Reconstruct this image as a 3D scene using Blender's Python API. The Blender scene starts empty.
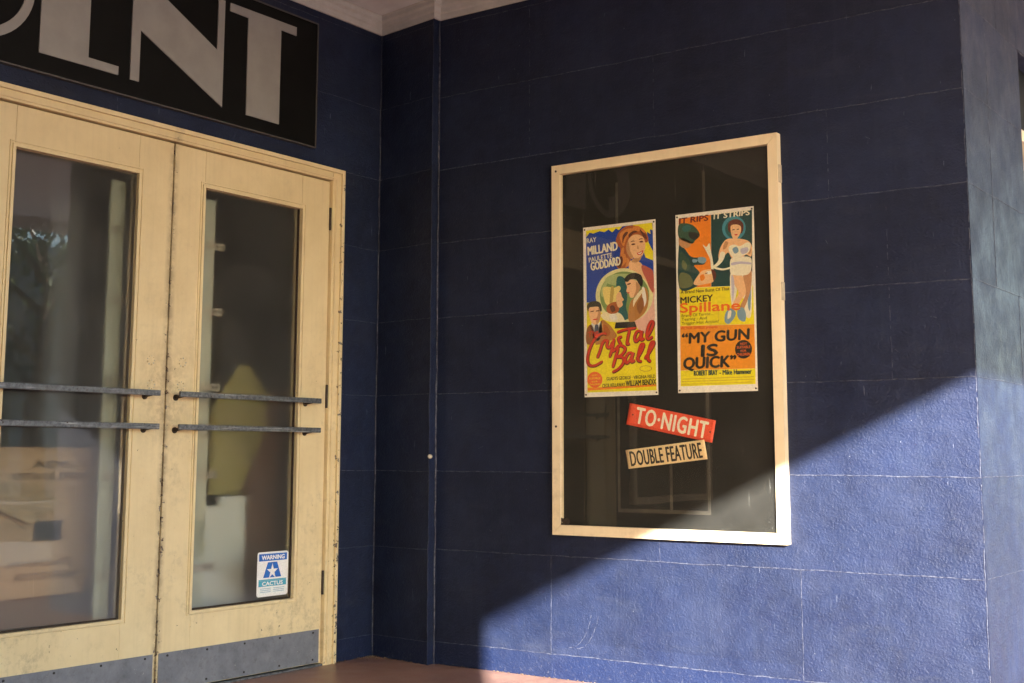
import bpy, bmesh, math, random
from mathutils import Vector, Matrix
from mathutils.geometry import tessellate_polygon
random.seed(7)
sc = bpy.context.scene
COL = sc.collection
SHAPES_A = [
    ('illustration', 'blue', 1, 0, [(0.0148, 0.7081), (0.3387, 0.7089), (0.3402, 0.3883), (0.0148, 0.3994)]),
    ('illustration', 'yellow', 1, 0, [(0.0148, 0.3987), (0.3402, 0.3876), (0.3446, 0.0189), (0.0148, 0.0193)]),
    ('illustration', 'yellow', 2, 0, [(0.0148, 0.7081), (0.1953, 0.7088), (0.1775, 0.6938), (0.1627, 0.7027), (0.145, 0.6877), (0.1272, 0.702), (0.1065, 0.6923), (0.0828, 0.6995), (0.0518, 0.6919), (0.0325, 0.6974), (0.0163, 0.6807)]),
    ('illustration', 'yellow', 2, 0, [(0.2441, 0.7096), (0.2958, 0.7089), (0.3372, 0.709), (0.3387, 0.6763), (0.3254, 0.6825), (0.3284, 0.6622), (0.3106, 0.6737), (0.318, 0.6279), (0.3387, 0.5887), (0.3387, 0.5511), (0.3032, 0.5662), (0.2736, 0.6566)]),
    ('illustration', 'pink', 2, 1, [(0.2441, 0.368), (0.3372, 0.4385), (0.3402, 0.3883), (0.3372, 0.2882), (0.2884, 0.2525), (0.2441, 0.3048)]),
    ('illustration', 'auburn', 3, 1, [(0.1627, 0.6555), (0.1775, 0.6849), (0.2145, 0.7071), (0.2589, 0.7032), (0.2958, 0.685), (0.3165, 0.6506), (0.3106, 0.6284), (0.2692, 0.638), (0.2367, 0.6026), (0.2307, 0.5524), (0.21, 0.5323), (0.1775, 0.5294), (0.1627, 0.5483), (0.1775, 0.5753), (0.1834, 0.6131), (0.1657, 0.6336)]),
    ('illustration', 'auburn_light', 4, 1, [(0.1805, 0.6744), (0.213, 0.6945), (0.2515, 0.6938), (0.2781, 0.6814), (0.2441, 0.6742), (0.216, 0.6562), (0.2012, 0.6244), (0.1893, 0.638)]),
    ('illustration', 'auburn_light', 4, 1, [(0.1864, 0.5848), (0.2041, 0.5911), (0.213, 0.5651), (0.1982, 0.5433), (0.1775, 0.5422)]),
    ('illustration', 'auburn_dark', 4, 1, [(0.2781, 0.6865), (0.3047, 0.6641), (0.3106, 0.641), (0.2929, 0.655)]),
    ('illustration', 'auburn_light', 4.2, 1, [(0.2455, 0.6993), (0.2692, 0.7023), (0.284, 0.691), (0.2722, 0.6844), (0.2544, 0.6872)]),
    ('illustration', 'auburn_dark', 4.4, 1, [(0.1953, 0.6655), (0.21, 0.6821), (0.2219, 0.6786), (0.2041, 0.6572), (0.1953, 0.635)]),
    ('illustration', 'auburn_dark', 4.4, 1, [(0.2248, 0.6707), (0.2485, 0.6839), (0.2692, 0.6771), (0.2455, 0.6715), (0.2278, 0.6578)]),
    ('illustration', 'auburn_dark', 4.4, 1, [(0.1745, 0.5679), (0.1893, 0.5821), (0.1953, 0.5613), (0.1834, 0.5341), (0.1686, 0.5428)]),
    ('illustration', 'auburn_light', 4.6, 1, [(0.213, 0.5727), (0.2248, 0.5642), (0.2219, 0.5416), (0.2071, 0.5325), (0.21, 0.5526)]),
    ('illustration', 'skin_shade', 8.2, 1, [(0.2485, 0.5676), (0.2722, 0.5684), (0.287, 0.5774), (0.2781, 0.5579), (0.2574, 0.5493), (0.2367, 0.5558)]),
    ('illustration', 'skin', 5, 1, [(0.2307, 0.5587), (0.2751, 0.5493), (0.2958, 0.5265), (0.3284, 0.5042), (0.3372, 0.4661), (0.3372, 0.426), (0.2958, 0.4761), (0.2544, 0.5116), (0.2248, 0.5262)]),
    ('illustration', 'rose', 6, 1, [(0.284, 0.5348), (0.3136, 0.5253), (0.3387, 0.501), (0.3387, 0.4197), (0.3195, 0.4395), (0.3047, 0.4756), (0.2899, 0.5042)]),
    ('illustration', 'skin', 7, 1, [(0.2219, 0.6456), (0.2426, 0.6642), (0.2692, 0.6658), (0.2929, 0.6525), (0.3032, 0.6265), (0.3017, 0.6015), (0.2899, 0.5772), (0.2751, 0.5631), (0.2574, 0.5644), (0.2337, 0.5838), (0.2189, 0.6128)]),
    ('illustration', 'skin_shade', 8, 1, [(0.216, 0.6359), (0.2248, 0.6352), (0.2307, 0.6018), (0.2455, 0.5729), (0.2367, 0.5659), (0.2189, 0.5875), (0.2115, 0.6109)]),
    ('illustration', 'auburn_dark', 9, 1, [(0.2367, 0.6267), (0.2455, 0.631), (0.2559, 0.6277), (0.2529, 0.6241), (0.2426, 0.6237)]),
    ('illustration', 'auburn_dark', 9, 1, [(0.2751, 0.6338), (0.284, 0.6381), (0.2944, 0.6348), (0.2914, 0.6312), (0.2825, 0.6306)]),
    ('illustration', 'red', 9, 1, [(0.2633, 0.5892), (0.2751, 0.5909), (0.2899, 0.5973), (0.2929, 0.5921), (0.284, 0.5814), (0.2692, 0.58)]),
    ('illustration', 'white', 10, 1, [(0.2677, 0.5877), (0.2781, 0.5881), (0.2884, 0.5937), (0.2825, 0.5853), (0.2736, 0.5834)]),
    ('illustration', 'skin_shade', 9, 1, [(0.2677, 0.6217), (0.2722, 0.6088), (0.2692, 0.6052), (0.2648, 0.6081)]),
    ('illustration', 'auburn_dark', 9, 1, [(0.2322, 0.6372), (0.2441, 0.6425), (0.2559, 0.6391), (0.2441, 0.6387)]),
    ('illustration', 'auburn_dark', 9, 1, [(0.2722, 0.6428), (0.2825, 0.6483), (0.2944, 0.6448), (0.2825, 0.6445)]),
    ('illustration', 'cream_green', 4.5, 1, [(0.3358, 0.4085), (0.3323, 0.3836), (0.3221, 0.3603), (0.3058, 0.3397), (0.284, 0.3227), (0.2579, 0.3104), (0.2288, 0.3032), (0.1982, 0.3017), (0.1676, 0.3059), (0.1385, 0.3157), (0.1124, 0.3307), (0.0907, 0.35), (0.0743, 0.3728), (0.0641, 0.3979), (0.0606, 0.4239), (0.0641, 0.4496), (0.0743, 0.4735), (0.0907, 0.4944), (0.1124, 0.5113), (0.1385, 0.5232), (0.1676, 0.5298), (0.1982, 0.5305), (0.2288, 0.5256), (0.2579, 0.5152), (0.284, 0.5), (0.3058, 0.4807), (0.3221, 0.4583), (0.3323, 0.4338)]),
    ('illustration', 'green', 5.5, 1, [(0.318, 0.4095), (0.3151, 0.3876), (0.3063, 0.3671), (0.2922, 0.3489), (0.2735, 0.3341), (0.251, 0.3232), (0.226, 0.317), (0.1997, 0.3156), (0.1734, 0.3193), (0.1483, 0.328), (0.1259, 0.3411), (0.1072, 0.358), (0.0931, 0.378), (0.0843, 0.4), (0.0814, 0.4228), (0.0843, 0.4452), (0.0931, 0.4662), (0.1072, 0.4845), (0.1259, 0.4993), (0.1483, 0.5099), (0.1734, 0.5157), (0.1997, 0.5165), (0.226, 0.5122), (0.251, 0.5032), (0.2735, 0.4898), (0.2922, 0.4729), (0.3063, 0.4532), (0.3151, 0.4317)]),
    ('illustration', 'green_light', 6, 1, [(0.2618, 0.4782), (0.2599, 0.4727), (0.2542, 0.4678), (0.245, 0.4635), (0.2329, 0.4603), (0.2183, 0.4581), (0.202, 0.4572), (0.1849, 0.4576), (0.1678, 0.4593), (0.1515, 0.4622), (0.1369, 0.4661), (0.1248, 0.4709), (0.1156, 0.4764), (0.1099, 0.4822), (0.108, 0.488), (0.1099, 0.4936), (0.1156, 0.4986), (0.1248, 0.5029), (0.1369, 0.5061), (0.1515, 0.5082), (0.1678, 0.509), (0.1849, 0.5085), (0.202, 0.5068), (0.2183, 0.5038), (0.2329, 0.4999), (0.245, 0.4951), (0.2542, 0.4897), (0.2599, 0.484)]),
    ('illustration', 'teal', 6.5, 1, [(0.1657, 0.4932), (0.2071, 0.4817), (0.2145, 0.4076), (0.2071, 0.3699), (0.216, 0.3187), (0.1627, 0.3186), (0.1627, 0.3977)]),
    ('illustration', 'hat_yellow', 8, 1, [(0.0947, 0.4503), (0.1154, 0.4593), (0.1509, 0.452), (0.1745, 0.4582), (0.1834, 0.445), (0.1657, 0.4205), (0.1568, 0.3853), (0.1302, 0.3764), (0.1065, 0.3931)]),
    ('illustration', 'auburn', 8.5, 1, [(0.1183, 0.3796), (0.1568, 0.3929), (0.1745, 0.3716), (0.1686, 0.3489), (0.139, 0.3427), (0.1154, 0.3541)]),
    ('illustration', 'skin', 9, 1, [(0.1627, 0.4207), (0.1805, 0.4324), (0.1893, 0.4115), (0.1982, 0.3983), (0.1893, 0.3912), (0.1923, 0.3758), (0.1745, 0.3665), (0.1627, 0.3849)]),
    ('illustration', 'cream', 8, 1, [(0.0858, 0.3427), (0.1242, 0.3537), (0.1775, 0.3434), (0.2012, 0.3117), (0.1953, 0.3057), (0.139, 0.3094), (0.1006, 0.3214)]),
    ('illustration', 'tan_brown', 7.5, 1, [(0.2307, 0.389), (0.2574, 0.4103), (0.2899, 0.4438), (0.3106, 0.4275), (0.3136, 0.3771), (0.2958, 0.3378), (0.2544, 0.3094), (0.2219, 0.3058), (0.2189, 0.349)]),
    ('illustration', 'cream', 8, 1, [(0.2455, 0.3983), (0.281, 0.4342), (0.287, 0.4238), (0.2544, 0.3852), (0.2426, 0.3656)]),
    ('illustration', 'skin', 9, 1, [(0.2071, 0.4741), (0.2367, 0.4798), (0.2662, 0.4679), (0.2751, 0.4396), (0.2544, 0.4105), (0.2307, 0.4042), (0.2219, 0.4224), (0.21, 0.4332), (0.2145, 0.4508)]),
    ('illustration', 'skin_shade', 9.3, 1, [(0.2574, 0.4684), (0.2751, 0.4497), (0.2722, 0.4322), (0.2544, 0.4105), (0.2455, 0.4084), (0.2574, 0.4356)]),
    ('illustration', 'auburn_dark', 9.5, 1, [(0.216, 0.4634), (0.2307, 0.4663), (0.2307, 0.4612), (0.2174, 0.4582)]),
    ('illustration', 'red', 9.5, 1, [(0.213, 0.428), (0.2248, 0.4273), (0.2219, 0.4224)]),
    ('illustration', 'hat_dark', 8.3, 1, [(0.1361, 0.4529), (0.1509, 0.4495), (0.142, 0.386), (0.1287, 0.3791)]),
    ('illustration', 'white', 7.6, 1, [(0.284, 0.4391), (0.2958, 0.4409), (0.3047, 0.3901), (0.2929, 0.3631), (0.287, 0.3961)]),
    ('illustration', 'near_black', 10, 1, [(0.2012, 0.482), (0.2189, 0.5012), (0.2515, 0.5067), (0.281, 0.4947), (0.2899, 0.4689), (0.284, 0.4466), (0.2692, 0.4601), (0.2574, 0.4785), (0.2307, 0.4802), (0.216, 0.471)]),
    ('illustration', 'skin', 8, 1, [(0.0266, 0.3819), (0.0473, 0.3911), (0.0769, 0.3818), (0.0858, 0.3556), (0.0799, 0.3224), (0.0651, 0.3024), (0.0444, 0.3085), (0.0296, 0.3351)]),
    ('illustration', 'skin_shade', 8.5, 1, [(0.074, 0.3742), (0.0843, 0.3556), (0.0799, 0.3224), (0.0651, 0.3037), (0.0621, 0.3232), (0.071, 0.346)]),
    ('illustration', 'auburn_light', 4.7, 1, [(0.1893, 0.6126), (0.2012, 0.6168), (0.1982, 0.5916), (0.1834, 0.5825)]),
    ('illustration', 'auburn_light', 4.7, 1, [(0.2899, 0.6905), (0.3047, 0.6742), (0.2988, 0.6696), (0.284, 0.6834)]),
    ('illustration', 'skin', 7.4, 1, [(0.2455, 0.5627), (0.2692, 0.556), (0.2781, 0.5352), (0.2574, 0.5417)]),
    ('illustration', 'green_light', 6.2, 1, [(0.0858, 0.4405), (0.1035, 0.478), (0.1272, 0.497), (0.1124, 0.4595), (0.0947, 0.4168)]),
    ('illustration', 'green_light', 6.2, 1, [(0.3017, 0.3903), (0.3136, 0.4223), (0.3106, 0.3647), (0.2899, 0.338)]),
    ('illustration', 'auburn_dark', 8.7, 1, [(0.1302, 0.3739), (0.1479, 0.3781), (0.1568, 0.3572), (0.139, 0.3504)]),
    ('illustration', 'white', 8.6, 1, [(0.1272, 0.3381), (0.1538, 0.342), (0.1657, 0.3184), (0.139, 0.3171)]),
    ('illustration', 'brown', 8.2, 1, [(0.2574, 0.3724), (0.284, 0.4038), (0.2929, 0.3656), (0.2722, 0.3338)]),
    ('illustration', 'auburn', 7.6, 1, [(0.0947, 0.2986), (0.1154, 0.2925), (0.1302, 0.2611), (0.1065, 0.2518)]),
    ('illustration', 'near_black', 9, 1, [(0.0177, 0.3849), (0.0325, 0.3997), (0.0651, 0.4018), (0.0858, 0.389), (0.0902, 0.3605), (0.0814, 0.3584), (0.074, 0.3768), (0.0444, 0.3783), (0.0296, 0.3765), (0.0222, 0.3614)]),
    ('illustration', 'auburn_dark', 9, 1, [(0.0355, 0.3607), (0.0503, 0.3625), (0.0503, 0.3586), (0.0355, 0.3568)]),
    ('illustration', 'auburn_dark', 9, 1, [(0.0621, 0.3619), (0.0769, 0.3625), (0.0769, 0.3586), (0.0621, 0.358)]),
    ('illustration', 'red', 9, 1, [(0.0473, 0.3265), (0.068, 0.3281), (0.0666, 0.323), (0.0503, 0.3225)]),
    ('illustration', 'white', 7, 1, [(0.0385, 0.3088), (0.0651, 0.3024), (0.0858, 0.3144), (0.0887, 0.2731), (0.074, 0.235), (0.0444, 0.249)]),
    ('illustration', 'navy', 8, 1, [(0.0562, 0.3002), (0.071, 0.2996), (0.074, 0.2556), (0.0621, 0.2458), (0.0532, 0.2616)]),
    ('illustration', 'brown', 7, 1, [(0.0148, 0.2839), (0.0385, 0.3036), (0.0562, 0.2615), (0.0592, 0.2278), (0.0148, 0.2242)]),
    ('illustration', 'tan_brown', 7, 1, [(0.0858, 0.317), (0.1183, 0.3052), (0.1479, 0.2732), (0.1568, 0.2422), (0.0651, 0.2173), (0.0621, 0.2406)]),
    ('illustration', 'near_black', 7, 0, [(0.1568, 0.3061), (0.2485, 0.3046), (0.2574, 0.2789), (0.1509, 0.2808)]),
    ('rating_badge', 'red_orange', 3, 1, [(0.0887, 0.0711), (0.0878, 0.0637), (0.0851, 0.0566), (0.0807, 0.0504), (0.0748, 0.0452), (0.0678, 0.0413), (0.06, 0.0389), (0.0518, 0.0382), (0.0435, 0.0392), (0.0357, 0.0418), (0.0287, 0.0459), (0.0229, 0.0513), (0.0185, 0.0578), (0.0157, 0.065), (0.0148, 0.0725), (0.0157, 0.08), (0.0185, 0.087), (0.0229, 0.0933), (0.0287, 0.0985), (0.0357, 0.1024), (0.0435, 0.1047), (0.0518, 0.1054), (0.06, 0.1043), (0.0678, 0.1017), (0.0748, 0.0975), (0.0807, 0.0921), (0.0851, 0.0857), (0.0878, 0.0785)]),
    ('illustration', 'yellow_dark', 3, 1, [(0.3254, 0.1082), (0.3247, 0.1054), (0.3225, 0.1028), (0.319, 0.1005), (0.3143, 0.0986), (0.3087, 0.0972), (0.3024, 0.0964), (0.2958, 0.0962), (0.2893, 0.0967), (0.283, 0.0978), (0.2774, 0.0994), (0.2727, 0.1015), (0.2692, 0.1039), (0.267, 0.1067), (0.2662, 0.1095), (0.267, 0.1123), (0.2692, 0.1149), (0.2727, 0.1172), (0.2774, 0.1191), (0.283, 0.1204), (0.2893, 0.1212), (0.2958, 0.1214), (0.3024, 0.1209), (0.3087, 0.1198), (0.3143, 0.1182), (0.319, 0.1161), (0.3225, 0.1137), (0.3247, 0.111)]),
    ('illustration', 'yellow', 4, 1, [(0.321, 0.1083), (0.3203, 0.106), (0.3185, 0.104), (0.3155, 0.1021), (0.3115, 0.1006), (0.3067, 0.0995), (0.3014, 0.0989), (0.2958, 0.0987), (0.2902, 0.0991), (0.2849, 0.1), (0.2802, 0.1013), (0.2762, 0.103), (0.2732, 0.1049), (0.2713, 0.1071), (0.2707, 0.1094), (0.2713, 0.1116), (0.2732, 0.1137), (0.2762, 0.1155), (0.2802, 0.117), (0.2849, 0.1181), (0.2902, 0.1188), (0.2958, 0.1189), (0.3014, 0.1185), (0.3067, 0.1176), (0.3115, 0.1163), (0.3155, 0.1146), (0.3185, 0.1127), (0.3203, 0.1105)]),
    ('illustration', 'orange', 2, 0, [(0.0163, 0.0387), (0.3432, 0.0427), (0.3432, 0.0352), (0.0163, 0.0271)]),
]
TEXT_A = [
    ('lettering', 'RAY', (0.0192, 0.6532), (0.068, 0.6556), 0.0207, 'cream_white', 11, 0, 0.03),
    ('lettering', 'MILLAND', (0.0237, 0.601), (0.1731, 0.61), 0.0375, 'cream_white', 11, 0, 0.05),
    ('lettering', 'PAULETTE', (0.0296, 0.5695), (0.145, 0.5815), 0.0207, 'cream_white', 11, 0, 0.03),
    ('lettering', 'GODDARD', (0.0385, 0.5339), (0.1864, 0.5466), 0.0362, 'cream_white', 11, 0, 0.05),
    ('title_lettering', 'The', (0.0207, 0.25), (0.071, 0.2609), 0.0233, 'title_red', 12, 0.3, 0.03),
    ('lettering', 'GLADYS GEORGE · VIRGINIA FIELD', (0.1095, 0.0668), (0.3402, 0.069), 0.0142, 'near_black', 6, 0, 0.03),
    ('lettering', 'CECIL KELLAWAY', (0.0887, 0.0376), (0.1982, 0.0398), 0.0155, 'near_black', 6, 0, 0.03),
    ('lettering', 'WILLIAM BENDIX', (0.2012, 0.0398), (0.3446, 0.0427), 0.0233, 'near_black', 6, 0, 0.04),
    ('badge_lettering', 'NOT', (0.0385, 0.0863), (0.0651, 0.087), 0.0065, 'yellow', 6, 0, 0.0),
    ('badge_lettering', 'SUITABLE', (0.0237, 0.0736), (0.0799, 0.0738), 0.0078, 'yellow', 6, 0, 0.0),
    ('badge_lettering', 'FOR', (0.0385, 0.0604), (0.0651, 0.0612), 0.0065, 'yellow', 6, 0, 0.0),
    ('badge_lettering', 'CHILDREN', (0.0237, 0.049), (0.0799, 0.0494), 0.0065, 'yellow', 6, 0, 0.0),
]
STROKES_A = [
    ('title_lettering', 'auburn_dark', 11.4, 0.014, [(0.114, 0.2572), (0.0966, 0.2614), (0.0658, 0.2509), (0.0404, 0.2203), (0.0244, 0.1858), (0.019, 0.1519), (0.0297, 0.1317), (0.0565, 0.1299), (0.0939, 0.1464)]),
    ('title_lettering', 'auburn_dark', 11.4, 0.014, [(0.0658, 0.16), (0.0805, 0.1898), (0.0939, 0.2289)]),
    ('title_lettering', 'auburn_dark', 11.4, 0.014, [(0.0886, 0.2117), (0.1033, 0.2321), (0.1166, 0.2258)]),
    ('title_lettering', 'auburn_dark', 11.4, 0.014, [(0.1207, 0.2338), (0.114, 0.2108), (0.126, 0.2011), (0.1474, 0.2305)]),
    ('title_lettering', 'auburn_dark', 11.4, 0.014, [(0.1501, 0.2385), (0.1407, 0.1995), (0.126, 0.1594)]),
    ('title_lettering', 'auburn_dark', 11.4, 0.014, [(0.1889, 0.2439), (0.1715, 0.2388), (0.1741, 0.2238), (0.1808, 0.2109), (0.1608, 0.2035)]),
    ('title_lettering', 'auburn_dark', 11.4, 0.014, [(0.225, 0.2713), (0.2156, 0.2384), (0.2116, 0.2121), (0.225, 0.214)]),
    ('title_lettering', 'auburn_dark', 11.4, 0.014, [(0.1634, 0.2622), (0.1996, 0.2711), (0.2571, 0.2757)]),
    ('title_lettering', 'auburn_dark', 11.4, 0.014, [(0.2771, 0.2601), (0.2597, 0.2607), (0.2477, 0.2383), (0.2544, 0.2198), (0.2731, 0.2386), (0.2825, 0.261), (0.2771, 0.2259), (0.2945, 0.2321)]),
    ('title_lettering', 'auburn_dark', 11.4, 0.014, [(0.2998, 0.2319), (0.3199, 0.255), (0.3359, 0.2884), (0.3279, 0.2989), (0.3146, 0.2802), (0.3052, 0.2476), (0.3105, 0.227), (0.3333, 0.2364)]),
    ('title_lettering', 'auburn_dark', 11.4, 0.014, [(0.1701, 0.2008), (0.1554, 0.1586), (0.1407, 0.1162)]),
    ('title_lettering', 'auburn_dark', 11.4, 0.014, [(0.1407, 0.181), (0.1755, 0.2064), (0.2022, 0.1941), (0.1862, 0.1692), (0.1634, 0.1607), (0.1902, 0.1565), (0.1929, 0.1357), (0.1688, 0.111), (0.138, 0.0978)]),
    ('title_lettering', 'auburn_dark', 11.4, 0.014, [(0.2357, 0.1747), (0.2169, 0.1729), (0.2022, 0.1504), (0.2089, 0.133), (0.2276, 0.1497), (0.2397, 0.1746), (0.2303, 0.1382), (0.249, 0.1434)]),
    ('title_lettering', 'auburn_dark', 11.4, 0.014, [(0.253, 0.1445), (0.2744, 0.1724), (0.2891, 0.2027), (0.2784, 0.2065), (0.2664, 0.1749), (0.2624, 0.1431), (0.2811, 0.1369)]),
    ('title_lettering', 'auburn_dark', 11.4, 0.014, [(0.2918, 0.1457), (0.3172, 0.1757), (0.3373, 0.2079), (0.3279, 0.2139), (0.3146, 0.1837), (0.3079, 0.1476), (0.3226, 0.1336)]),
    ('title_lettering', 'title_red', 13, 0.009, [(0.1133, 0.2595), (0.0959, 0.2637), (0.0652, 0.2533), (0.0398, 0.2227), (0.0237, 0.1881), (0.0184, 0.1543), (0.0291, 0.1341), (0.0558, 0.1322), (0.0932, 0.1487)]),
    ('title_lettering', 'title_red', 13, 0.009, [(0.0652, 0.1623), (0.0799, 0.1922), (0.0932, 0.2313)]),
    ('title_lettering', 'title_red', 13, 0.009, [(0.0879, 0.214), (0.1026, 0.2344), (0.116, 0.2281)]),
    ('title_lettering', 'title_red', 13, 0.009, [(0.12, 0.2361), (0.1133, 0.2131), (0.1253, 0.2035), (0.1467, 0.2328)]),
    ('title_lettering', 'title_red', 13, 0.009, [(0.1494, 0.2408), (0.14, 0.2018), (0.1253, 0.1618)]),
    ('title_lettering', 'title_red', 13, 0.009, [(0.1882, 0.2463), (0.1708, 0.2412), (0.1735, 0.2261), (0.1802, 0.2132), (0.1601, 0.2058)]),
    ('title_lettering', 'title_red', 13, 0.009, [(0.2243, 0.2736), (0.2149, 0.2407), (0.2109, 0.2144), (0.2243, 0.2163)]),
    ('title_lettering', 'title_red', 13, 0.009, [(0.1628, 0.2645), (0.1989, 0.2735), (0.2564, 0.278)]),
    ('title_lettering', 'title_red', 13, 0.009, [(0.2764, 0.2624), (0.2591, 0.263), (0.247, 0.2406), (0.2537, 0.2221), (0.2724, 0.2409), (0.2818, 0.2633), (0.2764, 0.2282), (0.2938, 0.2344)]),
    ('title_lettering', 'title_red', 13, 0.009, [(0.2992, 0.2342), (0.3192, 0.2573), (0.3353, 0.2907), (0.3273, 0.3012), (0.3139, 0.2825), (0.3045, 0.2499), (0.3099, 0.2293), (0.3326, 0.2387)]),
    ('title_lettering', 'title_red', 13, 0.009, [(0.1695, 0.2032), (0.1548, 0.1609), (0.14, 0.1185)]),
    ('title_lettering', 'title_red', 13, 0.009, [(0.14, 0.1833), (0.1748, 0.2088), (0.2016, 0.1964), (0.1855, 0.1716), (0.1628, 0.163), (0.1895, 0.1588), (0.1922, 0.138), (0.1681, 0.1133), (0.1374, 0.1001)]),
    ('title_lettering', 'title_red', 13, 0.009, [(0.235, 0.177), (0.2163, 0.1753), (0.2016, 0.1527), (0.2082, 0.1353), (0.227, 0.152), (0.239, 0.1769), (0.2296, 0.1405), (0.2484, 0.1457)]),
    ('title_lettering', 'title_red', 13, 0.009, [(0.2524, 0.1468), (0.2738, 0.1747), (0.2885, 0.205), (0.2778, 0.2088), (0.2657, 0.1772), (0.2617, 0.1454), (0.2805, 0.1392)]),
    ('title_lettering', 'title_red', 13, 0.009, [(0.2912, 0.148), (0.3166, 0.178), (0.3366, 0.2102), (0.3273, 0.2162), (0.3139, 0.186), (0.3072, 0.1499), (0.3219, 0.1359)]),
]
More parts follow.
